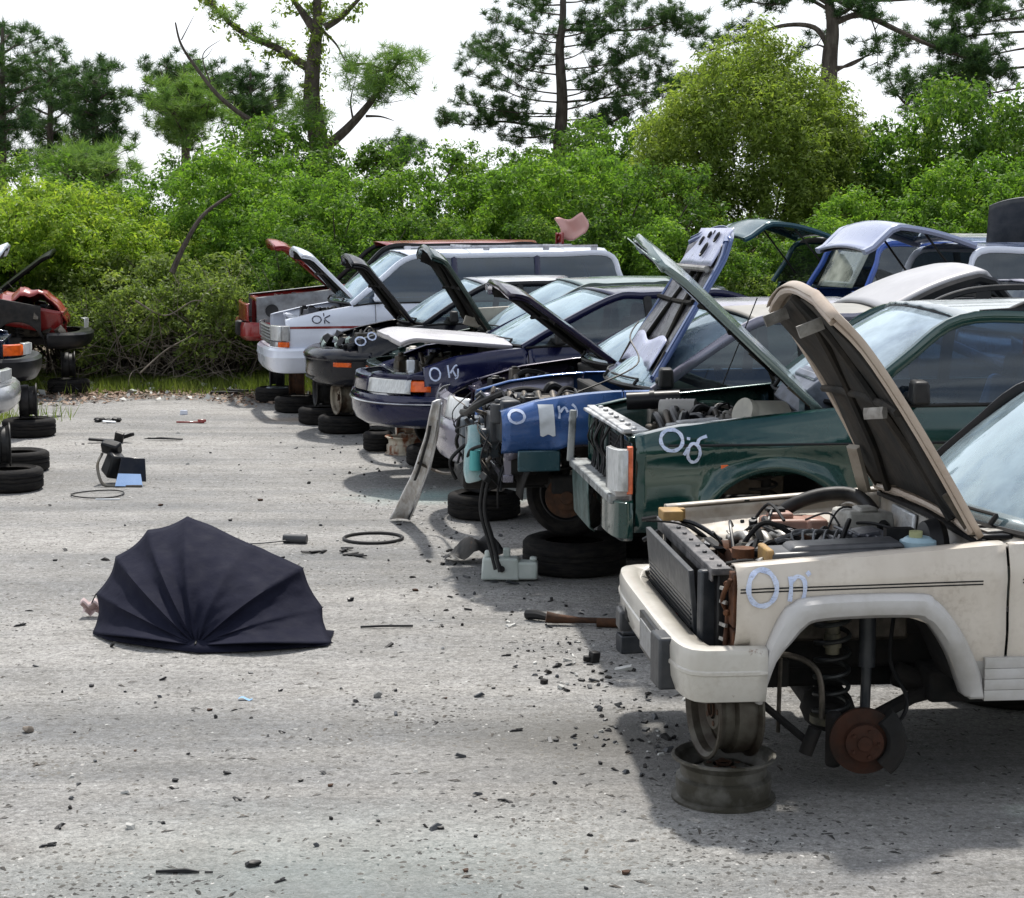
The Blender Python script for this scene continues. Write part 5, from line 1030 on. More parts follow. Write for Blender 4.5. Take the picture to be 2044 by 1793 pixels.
mesh_thing('grey_cylinder',lambda q:(q.cyl((-.09,0,.035),(.09,-.03,.035),.035,n=18),q.tube([(.0,-.03,.03),(-.25,-.08,.012),(-.5,-.12,.008)],.006,6)),GRYP,590,1084,'grey cylinder with a thin rod lying right behind the umbrella','car part')
for k,(x,y) in enumerate(((630,1105),(693,1100),(715,1110))):
    mesh_thing('bark_shred',lambda q:[q.box((.05*j-.05,.02*j,.012),(.12,.03,.012),(.1,.1,.4+.5*j)) for j in range(3)],BLK,x,y,['black splintered shred nearest the grey cylinder','dark shred with moss just under the rubber ring','small dark shred below the rubber ring'][k],'debris',rz=k)
mesh_thing('pale_pink_scrap',lambda q:q.grid(lambda u,v:(.13*u-.08,.04*math.sin(v*6),.02+.09*v+.015*math.sin(u*12)),8,8),mat_gen('pale_pink_film',(.60,.48,.47),(.5,.36,.36),.5,0,9),190,1232,'crumpled pale pink scrap behind the left tip of the umbrella','debris',bev=0)
mesh_thing('twig',lambda q:q.tube([(-.15,0,.01),(-.02,.01,.014),(.16,.03,.01)],.007,6),BLK,770,1255,'dark forked twig right of the umbrella','twig',bev=0)
mesh_thing('long_splinter',lambda q:(q.tube([(-.09,0,.008),(.02,.004,.01),(.07,0,.006)],[.006,.009,.004],5),q.tube([(.09,0,.006),(.12,.0,.006)],.004,5)),BLK,360,1744,'long dark splinter nearest the camera','splinter',bev=0)
mesh_thing('blue_scrap',lambda q:q.grid(lambda u,v:(.07*u-.03,.03*v,.008+.008*math.sin(u*6)),5,3),mat_gen('light_blue_plastic',(.22,.42,.66),(.2,.36,.6),.4,0,9),487,1399,'light blue plastic scrap on the open gravel','debris',bev=0)
mesh_thing('tan_stone',lambda q:q.blob((0,0,.015),.022,random.Random(3),.25,2,(1.2,1,.8)),mat_gen('brown_stone',(.20,.17,.14),(.14,.12,.1),.9,0,20),56,1462,'brown stone at the left, larger than those around','stone',bev=0)
mesh_thing('grey_stone',lambda q:q.blob((0,0,.015),.02,random.Random(5),.25,2,(1.2,1,.8)),mat_gen('grey_stone',(.26,.26,.25),(.2,.2,.2),.9,0,20),754,1392,'pale grey stone below and right of the umbrella','stone',bev=0)
mesh_thing('black_lump',lambda q:(q.box((0,0,.03),(.05,.05,.06),(.1,.1,.5)),q.box((-.04,0,.02),(.04,.03,.03),(.1,.1,.1))),BLK,1186,1322,'black plastic lump left of the beige bumper','debris')
mesh_thing('dark_stone',lambda q:q.blob((0,0,.01),.018,random.Random(15),.25,2,(1.6,1,.7)),BLK,505,1729,'flat dark stone in the near foreground','stone',bev=0)
mesh_thing('drive_shaft',lambda q:(q.tube([(-.30,0,.05),(-.24,.0,.04),(-.1,-.02,.035),(.30,-.05,.03)],[.035,.03,.018,.018],10),q.tube([(.0,-.06,.03),(.34,-.10,.03)],.028,10)),RUSTD,1190,1248,'rusty drive shaft lying left of the beige bumper','car part',bev=0)
mesh_thing('torn_rubber_boot',lambda q:q.tube([(-.10,.05,.03),(-.04,.0,.04),(.06,-.03,.02),(.2,-.05,.02)],[.03,.03,.014,.01],8),BLK,1085,1240,'black torn rubber boot at the tip of the drive shaft','car part',bev=0)
mesh_thing('black_box_lump',lambda q:(q.box((0,0,.05),(.16,.12,.10),(0,0,.2)),q.box((0,0,.11),(.14,.1,.02),(0,.1,.2))),GRYP,1262,1300,'black plastic box on the ground ahead of the beige bumper','car part')
o=scrap('fluid_tank',1016,1163,'white plastic tank lying on the ground in front of the blue car','plastic tank',rz=-.06); q=MB(); q.box((-.06,.08,.085),(.26,.14,.15),tp=.94); q.box((.12,.08,.075),(.14,.12,.12)); q.box((-.15,.08,.18),(.04,.05,.05)); q.box((-.02,.08,.19),(.05,.03,.07)); q.box((.16,.08,.15),(.05,.05,.03)); q.build('tank_body',mat_gen('milky_tank',(.55,.60,.57),(.42,.48,.44),.38,0,5),o,bev=.015,seg=3); q=MB(); q.cyl((-.05,.008,.09),(-.05,.0,.09),.022,n=18); q.build('plug',BLK,o)
mesh_thing('torn_splash_guard',lambda q:q.grid(lambda u,v:(-.24+.42*u,.22*v-.05,.03+.15*math.sin(u*2.6)*math.sin(v*2.2+.3)+.03*math.sin(u*14+v*5)),12,8),mat_gen('black_rusty_plastic',(.012,.012,.012),(.22,.09,.03),.7,0,7,.55,.75),955,1125,'torn black and rust splash guard behind the white tank','car part',bev=0)
o=empty('trim_strip',(0,0,0),0,'long bent silver trim strip leaning from the ground beside the stripped blue nose','car part'); a=G(797,1036,.02); b=D(872,800,13.0)
dv=(b-a)
q=MB(); n=16; q.grid(lambda u,v:a+dv*u+Vector((.16*(v-.5)*(1-.62*u)+.05*math.sin(math.pi*u)+.003*math.sin(u*19),.04*math.sin(v*3.1)+.008*math.sin(u*23+v*5),.02*(v-.5)*(u>.9))),n,5); q.build('strip_body',mat_gen('scuffed_silver_trim',(.80,.80,.80),(.50,.46,.42),.4,.0,9,bmp=.3,stretch=(3,1,1)),o,sol=.012)
q=MB(); q.tube([a+dv*t+Vector((.08*(1-.62*t)+.05*math.sin(math.pi*t)+.003*math.sin(t*19),0,0)) for t in np.linspace(0,.98,12)],.014,6); q.build('strip_edge',CHR,o); q=MB(); q.tube([a+dv*t+Vector((-.02+.05*math.sin(math.pi*t)+.003*math.sin(t*19),-.02,0)) for t in np.linspace(.35,.8,8)],.010,6,sq=(.5,1.2)); q.build('inner_groove',BLKG,o)
q=MB(); q.tube(spl([a+dv*.5,a+dv*.42+Vector((.25,-.1,0)),Vector((-.25,11.9,.75))],6),.012,6); q.build('bent_rod',ALUD,o)
mesh_thing('silver_fender_sheet',lambda q:q.grid(lambda u,v:(-.22+.44*u,.2*v,.04+.14*math.sin(u*3)*math.cos(v*1.5)+.02*math.sin(u*9)),10,6),P['silver'],125,788,'crumpled silver sheet on the ground under the red wreck','metal scrap',bev=0)
mesh_thing('turquoise_sheet',lambda q:q.grid(lambda u,v:(-.2+.4*u,.15*v,.04+.06*math.sin(u*5)+.08*v),8,4),mat_gen('teal_sheet',(.06,.28,.22),(.1,.35,.3),.5,0,8),520,745,'turquoise plastic sheet in the grass left of the white people carrier','debris',bev=0)
mesh_thing('pale_plastic_bucket',lambda q:q.cyl((0,0,0),(0,0,.2),.13,.15,n=20),mat_gen('pale_bucket',(.42,.48,.54),(.3,.33,.36),.5,0,8),553,802,'pale grey bucket beside the tyre under the white people carrier','bucket')
# small individual chips
rr=random.Random(77); cm=[]
for k in range(6):
    q=MB(); 
    if k<4: q.blob((0,0,.008),.016,random.Random(k+40),.35,1,(1.3,1,.7))
    else: q.box((0,0,.006),(.07,.016,.008),(0,0,0),tp=.6); q.box((.02,.012,.008),(.04,.01,.006),(0,.1,.5))
    ob=q.build('gravel_chip' if k<4 else 'plastic_chip',[BLK,mat_gen('dark_chip',(.05,.05,.05),(.1,.1,.1),.8,0,20),BLKG,RUSTD,BLK,BLK][k],None,bev=0); cm.append(ob)
chips=[(183,1371),(310,1404),(250,1382),(418,1419),(468,1418),(560,1462),(620,1477),(535,1470),(790,1380),(890,1395),(1040,1430),(870,1445),(985,1375),(705,1408),(560,1380),(270,1500),(120,1650),(470,1596),(755,1640),(680,1680),(880,1655),(930,1740),(560,1760),(95,1690),(350,1560),(645,1545),(600,1560),(660,1570),(1010,1600),(1030,1460),(1110,1480),(1150,1455),(1170,1775),(1250,1745),(60,1220),(40,1250),(110,1120),(130,1100),(700,1200),(830,1180),(880,1250),(1010,1310),(1075,1340),(900,1100),(640,1050),(520,1000),(480,940),(620,940),(700,990),(560,885),(420,905),(320,1010),(100,1010),(60,980),(460,1040),(250,920)]
gl='dark chips scattered on the gravel'
for i,(x,y) in enumerate(chips):
    src=cm[i%6]; ob=src.copy() if i>=6 else src
    if i>=6: COL.objects.link(ob)
    p=G(x,y); s=rr.uniform(.45,.95)*(1 if y>1300 else 1.4); ob.location=(p.x,p.y,0); ob.rotation_euler=(0,0,rr.uniform(0,6)); ob.scale=(s,s,s); tag(ob,'small dark chip scattered on the open gravel','chip',gl)
# ------------------------------------------------------------------ ground
def ground_mat():
    m,t,b,o=newmat('crushed_shell_ground'); L=t.links.new
    n1=noise(t,.50,7,.62,stretch=(.40,1.4,1)); r1=ramp(t,n1.outputs[0],.38,.60)
    n0=noise(t,1.1,4,.6,stretch=(.10,2.2,1)); r0=ramp(t,n0.outputs[0],.42,.64)
    n2=noise(t,3.0,9,.72); r2=ramp(t,n2.outputs[0],.40,.64)
    n3=noise(t,26,6,.75); r3=ramp(t,n3.outputs[0],.44,.62)
    n5_=noise(t,9,6,.7,stretch=(.5,1.3,1)); r5=ramp(t,n5_.outputs[0],.50,.68)
    def sc(src,k):
        f=t.nodes.new('ShaderNodeMath'); f.operation='MULTIPLY'; f.inputs[1].default_value=k; L(src,f.inputs[0]); return f.outputs[0]
    c=mixc(t,r1.outputs[0],(.245,.252,.258),(.50,.49,.475)); c=mixc(t,sc(r0.outputs[0],.45),c,(.56,.54,.51)); c=mixc(t,sc(r2.outputs[0],.42),c,(.25,.24,.215))
    c=mixc(t,sc(r5.outputs[0],.45),c,(.15,.145,.135)); c=mixc(t,sc(r3.outputs[0],.55),c,(.12,.117,.11)); n6=noise(t,85,4,.7); r6=ramp(t,n6.outputs[0],.46,.60); c=mixc(t,sc(r6.outputs[0],.42),c,(.13,.128,.12)); n7=noise(t,70,3,.6,stretch=(1,1.3,1)); r7=ramp(t,n7.outputs[0],.60,.68); c=mixc(t,sc(r7.outputs[0],.5),c,(.52,.51,.49))
    v=t.nodes.new('ShaderNodeTexVoronoi'); v.inputs['Scale'].default_value=70; tc=t.nodes.new('ShaderNodeTexCoord'); vn=noise(t,30,3,.6); vm_=t.nodes.new('ShaderNodeMix'); vm_.data_type='VECTOR'; vm_.inputs[0].default_value=.03; L(tc.outputs['Object'],vm_.inputs[4]); L(vn.outputs['Color'],vm_.inputs[5]); L(vm_.outputs[1],v.inputs['Vector'])
    hs=t.nodes.new('ShaderNodeSeparateColor'); L(v.outputs['Color'],hs.inputs[0]); q=t.nodes.new('ShaderNodeMapRange'); q.inputs['To Min'].default_value=.80; q.inputs['To Max'].default_value=1.18; L(hs.outputs[0],q.inputs[0])
    mm=t.nodes.new('ShaderNodeMix'); mm.data_type='RGBA'; mm.blend_type='MULTIPLY'; mm.inputs[0].default_value=.8; L(c,mm.inputs[6]); L(q.outputs[0],mm.inputs[7]); c=mm.outputs[2]
    w_=ramp(t,hs.outputs[1],.9965,.999); c=mixc(t,w_.outputs[0],c,(.62,.62,.60)); d_=ramp(t,hs.outputs[2],.992,.996); c=mixc(t,d_.outputs[0],c,(.05,.05,.05))
    # far soil: leaf litter and earth under the bushes
    sp=t.nodes.new('ShaderNodeSeparateXYZ'); L(tc.outputs['Object'],sp.inputs[0]); n5=noise(t,.7,6,.7); ad=t.nodes.new('ShaderNodeMath'); ad.operation='MULTIPLY_ADD'; ad.inputs[1].default_value=3.2; L(n5.outputs[0],ad.inputs[0]); L(sp.outputs[1],ad.inputs[2])
    k=t.nodes.new('ShaderNodeMapRange'); k.inputs['From Min'].default_value=25.9; k.inputs['From Max'].default_value=27.2; L(ad.outputs[0],k.inputs[0])
    e=mixc(t,r2.outputs[0],(.10,.075,.05),(.19,.155,.11)); c=mixc(t,k.outputs[0],c,e)
    # patches: darker and brownish tones, turquoise coolant with broken glass
    for (px,py,rad,col,am) in ((1250,1480,.55,(.12,.115,.105),.75),(900,990,.75,(.22,.40,.38),.55),(820,905,.6,(.26,.26,.25),.4),(1130,1460,.6,(.17,.165,.15),.5),(700,1740,1.2,(.30,.36,.34),.35),(1650,1540,1.3,(.13,.125,.115),.6),(610,838,.5,(.33,.24,.16),.6)):
        p=G(px,py); vm=t.nodes.new('ShaderNodeVectorMath'); vm.operation='DISTANCE'; mpp=t.nodes.new('ShaderNodeMapping'); mpp.inputs['Scale'].default_value=(.55,1,1); L(tc.outputs['Object'],mpp.inputs[0]); L(mpp.outputs[0],vm.inputs[0]); vm.inputs[1].default_value=(p.x*.55,p.y,0)
        aa=t.nodes.new('ShaderNodeMath'); aa.operation='MULTIPLY_ADD'; aa.inputs[1].default_value=1.1*rad; L(n2.outputs[0],aa.inputs[0]); L(vm.outputs['Value'],aa.inputs[2])
        mr2=t.nodes.new('ShaderNodeMapRange'); mr2.inputs['From Min'].default_value=rad*1.35; mr2.inputs['From Max'].default_value=rad*.55; mr2.inputs['To Max'].default_value=am; L(aa.outputs[0],mr2.inputs[0]); c=mixc(t,mr2.outputs[0],c,col)
    L(c,b.inputs['Base Color']); b.inputs['Roughness'].default_value=.92; b.inputs['Specular IOR Level'].default_value=.25
    s1=t.nodes.new('ShaderNodeMath'); s1.operation='MULTIPLY_ADD'; s1.inputs[1].default_value=.35; L(n3.outputs[0],s1.inputs[0]); L(n2.outputs[0],s1.inputs[2])
    s2=t.nodes.new('ShaderNodeMath'); s2.operation='MULTIPLY_ADD'; s2.inputs[1].default_value=-.10; L(v.outputs['Distance'],s2.inputs[0]); L(s1.outputs[0],s2.inputs[2])
    s3=t.nodes.new('ShaderNodeMath'); s3.operation='MULTIPLY_ADD'; s3.inputs[1].default_value=.18; L(n6.outputs[0],s3.inputs[0]); L(s2.outputs[0],s3.inputs[2]); bump(t,b,s3.outputs[0],.8,.07)
    return m
q=MB(); q.grid(lambda u,v:(-900+1800*u,-60+1600*v,0),2,2); g=q.build('ground',ground_mat(),None,smooth=False); tag(g,'pale crushed shell and gravel yard','ground',kind='structure')
rng=np.random.default_rng(3)
# gravel: small stones
def stones(name,n,mat,smin,smax,y0,y1,xr,seed):
    rg=np.random.default_rng(seed); y=y0*(y1/y0)**rg.random(n); x=(rg.random(n)*2-1)*y*.32+xr
    cl=np.sin(x*1.7+np.sin(y*1.3))*np.sin(y*2.1+x*.7); keep=rg.random(n)<np.clip(.12+.9*(cl+.35*np.sin(x*5.3+y*2)*np.sin(y*4.7)),.10,1); x,y=x[keep],y[keep]; n=len(x)
    base=np.array([(1,0,0),(.3,.95,0),(-.8,.6,.1),(-.8,-.6,0),(.3,-.95,.1),(0,0,.75),(.1,.1,-.4)])
    fc=np.array([(0,1,5),(1,2,5),(2,3,5),(3,4,5),(4,0,5)])
    s=smin*(smax/smin)**(rg.random(n)**2.2); a=rg.random(n)*6.28; st=1+rg.random(n)*1.0
    P_=base[None]*(1+.5*(rg.random((n,7,3))-.5)); X=P_[:,:,0]*s[:,None]*st[:,None]; Y=P_[:,:,1]*s[:,None]; Z=np.abs(P_[:,:,2])*s[:,None]*.8
    Xr=X*np.cos(a)[:,None]-Y*np.sin(a)[:,None]+x[:,None]; Yr=X*np.sin(a)[:,None]+Y*np.cos(a)[:,None]+y[:,None]
    V=np.stack([Xr,Yr,Z-.001],-1).reshape(-1,3); Fq=(fc[None]+7*np.arange(n)[:,None,None]).reshape(-1,3)
    o=npmesh(name,V,Fq,mat,k=3); return o
o=stones('gravel',75000,mat_gen('dark_gravel',(.035,.034,.032),(.17,.16,.14),.9,0,1.2,bmp=0),.0025,.012,5.2,26,0,1); tag(o,'dark little stones strewn over the yard','gravel',kind='stuff')
o=stones('pale_gravel',16000,mat_gen('pale_gravel',(.44,.43,.41),(.30,.29,.27),.8,0,1.2,bmp=0),.002,.008,5.2,24,0,2); tag(o,'pale shell fragments strewn over the yard','gravel',kind='stuff')
# ------------------------------------------------------------------ foliage
def leafmat(name,c1,c2,c3,trans=.45,rough=.5):
    m,t,b,o=newmat(name); L=t.links.new
    gi=t.nodes.new('ShaderNodeNewGeometry'); n=noise(t,.9,3,.6); r=t.nodes.new('ShaderNodeValToRGB'); r.color_ramp.elements[0].color=(*c1,1); r.color_ramp.elements[1].color=(*c3,1); e=r.color_ramp.elements.new(.55); e.color=(*c2,1)
    a=t.nodes.new('ShaderNodeMath'); a.operation='MULTIPLY_ADD'; a.inputs[1].default_value=.5; L(gi.outputs['Random Per Island'],a.inputs[0])
    s=t.nodes.new('ShaderNodeMath'); s.operation='MULTIPLY_ADD'; s.inputs[1].default_value=1.1; s.inputs[2].default_value=-.30; L(n.outputs[0],s.inputs[0]); L(s.outputs[0],a.inputs[2]); L(a.outputs[0],r.inputs[0])
    L(r.outputs[0],b.inputs['Base Color']); b.inputs['Roughness'].default_value=rough; b.inputs['Specular IOR Level'].default_value=.15
    tr=t.nodes.new('ShaderNodeBsdfTranslucent'); mm=t.nodes.new('ShaderNodeMix'); mm.data_type='RGBA'; mm.blend_type='MULTIPLY'; mm.inputs[0].default_value=1; L(r.outputs[0],mm.inputs[6]); mm.inputs[7].default_value=(1.5,1.6,.7,1); L(mm.outputs[2],tr.inputs[0])
    ms=t.nodes.new('ShaderNodeMixShader'); ms.inputs[0].default_value=trans; L(b.outputs[0],ms.inputs[1]); L(tr.outputs[0],ms.inputs[2]); L(ms.outputs[0],o.inputs[0]); return m
LG=leafmat('bright_green_leaves',(.045,.10,.018),(.125,.235,.040),(.29,.40,.08),.5)
LG2=leafmat('mid_green_leaves',(.035,.075,.018),(.085,.165,.034),(.22,.30,.07),.5)
LY=leafmat('yellow_green_leaves',(.08,.15,.022),(.20,.30,.05),(.42,.46,.10),.5)
LO=leafmat('olive_leaves',(.075,.12,.028),(.17,.235,.055),(.34,.40,.11),.5)
LB=leafmat('brownish_undergrowth',(.08,.12,.035),(.16,.22,.065),(.30,.33,.13),.45)
PN=leafmat('pine_needles',(.022,.052,.024),(.045,.095,.038),(.10,.16,.06),.35)
PNL=leafmat('light_pine_needles',(.06,.125,.035),(.12,.21,.06),(.22,.30,.10),.4)
BARK=mat_gen('bark',(.045,.035,.028),(.10,.085,.07),.95,0,9,bmp=.6,stretch=(1,1,.3),bd=.02)
BARKG=mat_gen('grey_bark',(.10,.09,.08),(.17,.16,.14),.95,0,9,bmp=.5,stretch=(1,1,.3),bd=.02)
TWIG=mat_gen('dead_twigs',(.14,.12,.095),(.24,.21,.17),.9,0,9,bmp=.2)
def unit(rg,n): v=rg.normal(size=(n,3)); return v/np.linalg.norm(v,axis=1)[:,None]
def leaves(centers,radii,per,size,rg,up=.5,asp=.42,flat=.8):
    """diamond leaves scattered round cluster centres"""
    C=np.repeat(centers,per,0); Rr=np.repeat(radii,per); n=len(C)
    d=unit(rg,n); d[:,2]*=flat; rad=Rr*(rg.random(n)**.5); p=C+d*rad[:,None]
    nm=d*.8+unit(rg,n)*.7; nm[:,2]+=up; nm/=np.linalg.norm(nm,axis=1)[:,None]
    a=np.cross(nm,unit(rg,n)); a/=np.linalg.norm(a,axis=1)[:,None]+1e-9; b=np.cross(nm,a)
    s=size*(.45+1.1*rg.random(n)**1.5); L_=a*s[:,None]; W_=b*(s*asp)[:,None]; dr=nm*(s*.12)[:,None]
    V=np.stack([p-L_*.5-dr,p+W_*.5,p+L_*.5-dr,p-W_*.5],1).reshape(-1,3); return V,np.arange(n*4).reshape(-1,4)
def crown_pts(rg,n,rx,ry,h,z0=.15,lobes=9,lr=.45,shell=.55):
    """cluster centres on a lumpy crown"""
    Lb=[]
    for k in range(lobes):
        a=2*math.pi*k/lobes+rg.random()*.6; q=rg.random(); zz=z0+(h-z0)*(.25+.6*rg.random()); rr_=(1-((zz/h-.42)/.75)**2)**.5 if abs((zz/h-.42)/.75)<1 else .3
        Lb.append((rx*.62*rr_*math.cos(a),ry*.62*rr_*math.sin(a),zz,lr*min(rx,h*.5)*(.8+.5*rg.random())))
    Lb.append((0,0,h*.72,lr*1.2*min(rx,h*.5))); Lb.append((0,0,h*.4,.8*rx*.8))
    P_=[]
    while len(P_)<n:
        l=Lb[rg.integers(len(Lb))]; d=unit(rg,1)[0]; r_=l[3]*(shell+(1-shell)*rg.random()); p=np.array(l[:3])+d*r_
        if p[2]<z0*.3 or p[2]>h: continue
        ins=sum(1 for m in Lb if m is not l and np.linalg.norm(p-np.array(m[:3]))<m[3]*.72)
        if ins and rg.random()<.75: continue
        P_.append(p)
    return np.array(P_)
def dome_pts(rg,n,rx,h):
    d=unit(rg,n*2); ph=rg.random(8)*6.28; k=1+.05*np.sin(d[:,0]*4+d[:,2]*2+ph[5])+.07*np.sin(d[:,0]*7+ph[0])*np.sin(d[:,2]*6+ph[1])+.06*np.sin(d[:,1]*9+ph[2]+d[:,0]*5)+.05*np.sin(d[:,0]*15+ph[3])*np.sin(d[:,2]*13+ph[4])
    r=k*(.42+.58*rg.random(n*2)**.45); P_=d*r[:,None]*np.array([rx,rx*.85,h*.54]); P_[:,2]+=h*.47; P_=P_[P_[:,2]>.3]; return P_[:n]
def shrub_mesh(name,seed,rx,h,nc,per,size,mat,cr=.16,lobes=9,lr=.45,asp=.42,z0=.1,up=.5,ry=None):
    rg=np.random.default_rng(seed); P_=dome_pts(rg,nc,rx,h) if lobes>=30 else crown_pts(rg,nc,rx,ry or rx*.8,h,z0,lobes,lr); V,Fq=leaves(P_,cr*(.6+.8*rg.random(nc)),per,size,rg,up,asp)
    o=npmesh('foliage',V,Fq,mat); return o,P_
def stems(P_,h,rnd,mat,n=16,r0=.035):
    q=MB()
    for k in range(n):
        p=Vector(P_[rnd.randrange(len(P_))]); b=Vector((rnd.uniform(-.25,.25),rnd.uniform(-.2,.2),-.02)); m=b.lerp(p,.5)+Vector((rnd.uniform(-.15,.15),rnd.uniform(-.1,.1),.1*h)); q.tube(spl([b,m,p],4),[r0*(1-.8*i/8) for i in range(9)],5)
    return q.build('stem',mat)
protos={}
def shrub(kind,loc,rz,sc,label,group,sd=0,**k):
    if kind not in protos:
        o,P_=shrub_mesh(kind,**k); s=stems(P_,k['h'],random.Random(sd),BARK); protos[kind]=(o,s,[True])
        f,s_=o,s
    else: f=protos[kind][0].copy(); COL.objects.link(f); s_=protos[kind][1].copy(); COL.objects.link(s_)
    r=empty('shrub' if 'tree' not in kind else 'broadleaf_tree',loc,rz,label,'shrub' if 'tree' not in kind else 'tree',group); r.scale=sc if isinstance(sc,tuple) else (sc,)*3
    f.parent=r; s_.parent=r; return r
KB=dict(seed=11,rx=1.7,h=3.3,nc=340,per=80,size=.078,mat=LG,cr=.20,lobes=12,lr=.42)
KB2=dict(seed=12,rx=1.6,h=3.2,nc=340,per=80,size=.078,mat=LG2,cr=.20,lobes=11,lr=.42)
KY=dict(seed=13,rx=1.6,h=2.7,nc=360,per=70,size=.075,mat=LY,cr=.18,lobes=12,lr=.42)
KU=dict(seed=14,rx=1.5,h=1.7,nc=300,per=30,size=.08,mat=LB,cr=.16,lobes=10,lr=.5)
KO=dict(seed=15,rx=2.45,h=5.6,nc=3600,per=52,size=.09,mat=LO,cr=.25,lobes=30,lr=.36,asp=.36)
KT=dict(seed=16,rx=2.1,h=5.0,nc=900,per=36,size=.12,mat=LG2,cr=.25,lobes=15,lr=.40)
hg='bushes of the overgrown hedge'
def fx(px,Y): return (px-CX)/F*Y*1.0
def top(py,Y): return CH-(py-HZ)/F*Y
# (px centre, py top, depth, kind)
H=[(30,380,29.0,'Y'),(-60,380,29.6,'Y'),(120,365,29.9,'Y'),(225,440,28.8,'Y'),(340,450,29.2,'Y'),(430,420,29.4,'B'),(520,300,30.5,'B'),(640,345,29.5,'B'),(600,470,28.0,'B2'),(760,310,30.5,'B2'),(860,345,29.4,'B'),(960,330,30.4,'B'),(700,440,28.4,'B2'),(820,470,28.3,'B'),(940,450,28.6,'B2'),
   (1060,325,29.8,'B'),(1160,300,30.6,'B'),(1240,350,29.4,'B2'),(1080,450,28.5,'B2'),(1200,470,28.4,'B'),(1330,440,28.7,'B'),(1450,500,28.6,'B2'),(1540,450,29.0,'B2'),(1650,440,28.9,'B'),(1760,380,29.4,'B'),(1720,470,28.6,'B2'),(1850,420,29.0,'B2'),(1960,330,29.8,'B'),(2060,300,30.2,'B'),(2000,430,28.8,'B2'),(300,330,33,'B2'),(180,330,32.5,'B2'),(420,330,32,'B'),(2130,380,29,'B')]
lb={'Y':'yellow green bush of the hedge','B':'bright green bush of the hedge','B2':'deeper green bush of the hedge'}
NBL=[(-60,'cut by the left edge'),(30,'above the white hood tip'),(120,'above the left raised black hood'),(180,'above the left red wreck'),(225,'just right of the left red wreck'),(250,'in the gap, left part'),(300,'left of the leaning dead branch'),(340,'under the dead branch tip'),(400,'at the leaning dead branch'),(430,'in the middle of the gap'),(470,'in the gap, right part'),(520,'above the raised red hood'),(560,'beside the raised red hood'),(600,'above the raised white hood'),(640,'below the forked trunk'),(700,'above the black saloon hood'),(760,'above the red roof'),(820,'over the van windshield'),(860,'above the dark green saloon hood'),(900,'over the front of the van roof'),(940,'over the middle of the van roof'),(960,'behind the van roof rack'),(1040,'over the rear of the van roof'),(1060,'left of the tall pine trunk'),(1080,'left of the pink scrap'),(1160,'behind the pink scrap'),(1200,'right of the pink scrap'),(1240,'above the dark green hood tip'),(1330,'between pink scrap and blue hood'),(1450,'above the upright blue hood'),(1540,'above the arched teal tailgate'),(1600,'above the blue doorway'),(1650,'above the bright blue van roof'),(1720,'left end of the pale tailgate'),(1750,'above the pale raised tailgate'),(1850,'right end of the pale tailgate'),(1880,'above the blue and white roof'),(1960,'left of the grey curved panel'),(2000,'above the grey curved panel'),(2060,'at the right edge'),(2130,'cut by the right edge')]
USED=set()
def nb(px,py,Y):
    for d,t in sorted((abs(px-a),t) for a,t in NBL):
        if (t,Y<29) not in USED: USED.add((t,Y<29)); return t
lb={'Y':'yellow green','B':'bright green','B2':'deeper green'}
for i,(px,py,Y,k) in enumerate(H):
    kk={'B':KB,'B2':KB2,'Y':KY}[k]; z=top(py,Y); r_=random.Random(i); s=z/kk['h']; sxy=min(1.15,max(.8,s))
    pos=['standing tall ','low ',''][0 if z>3.2 else (1 if z<2.6 else 2)]
    shrub(k,(fx(px,Y),Y,0),r_.uniform(0,6),(sxy,sxy,s*1.03),'%s hedge bush in the %s tier, %s'%(lb[k],'front' if Y<29 else 'back',nb(px,py,Y)),hg,sd=i,**kk)
for i,(px,Y) in enumerate([(-190,29),(-330,29.5),(-470,30),(-620,29.5),(-780,30),(2210,29),(2330,30),(2470,29.5),(2620,30),(2780,30)]):
    kk=(KB,KY,KB2)[i%3]; shrub({0:'B',1:'Y',2:'B2'}[i%3],(fx(px,Y),Y,0),i*1.7,1.05,['first','second','third','fourth','fifth'][i%5]+(' hedge bush past the left edge of the picture' if i<5 else ' hedge bush past the right edge of the picture'),hg,sd=i,**kk)
USED.clear()
for i,(px,Y,s) in enumerate([(240,26.9,.62),(310,27.2,.85),(400,27.0,.95),(180,27.3,.8),(470,27.2,.85),(360,28.0,1.15),(560,27.4,.8),(250,28.3,1.1),(120,27.6,.8),(650,27.8,.9),(760,27.9,.9),(900,28,.9),(1040,28,.9),(1180,28,.9),(1320,28.2,.9),(1460,28.2,.95),(1600,28.2,.95),(1740,28.2,.95),(1880,28.2,.95),(2010,28.2,.95)]):
    shrub('U',(fx(px,Y),Y,0),i*1.3,(s,s,s),'low brownish bush at the hedge foot, '+('second from the left' if i==0 else nb(px,0,20 if i%2 else 40)),'low bushes at the foot of the hedge',sd=i+50,**KU)
shrub('olive_tree',(fx(1490,33.5),33.5,0),0,(1.0,1.0,1.03),'big rounded olive yellow tree rising above the hedge',None,sd=5,**KO)
shrub('green_tree',(fx(1890,33),33,0),.5,(.9,.9,1.02),'bright green leafy tree right of the rounded olive tree','leafy trees behind the hedge',sd=6,**KT)
shrub('green_tree',(fx(2080,34.5),34.5,0),2.2,(.95,.95,.86),'green leafy tree at the right edge of the picture','leafy trees behind the hedge',sd=6,**KT)
shrub('green_tree',(fx(1700,36),36,0),4.2,(.9,.9,.86),'leafy tree filling in between olive tree and right green tree','leafy trees behind the hedge',sd=6,**KT)
shrub('green_tree',(fx(1050,40),40,0),1.2,(.8,.8,.84),'olive green small tree left of the tall pine trunk','leafy trees behind the hedge',sd=6,**KT)
shrub('green_tree',(fx(560,36),36,0),3.2,(.9,.9,.92),'leafy tree behind the forked trunk on the left','leafy trees behind the hedge',sd=6,**KT)
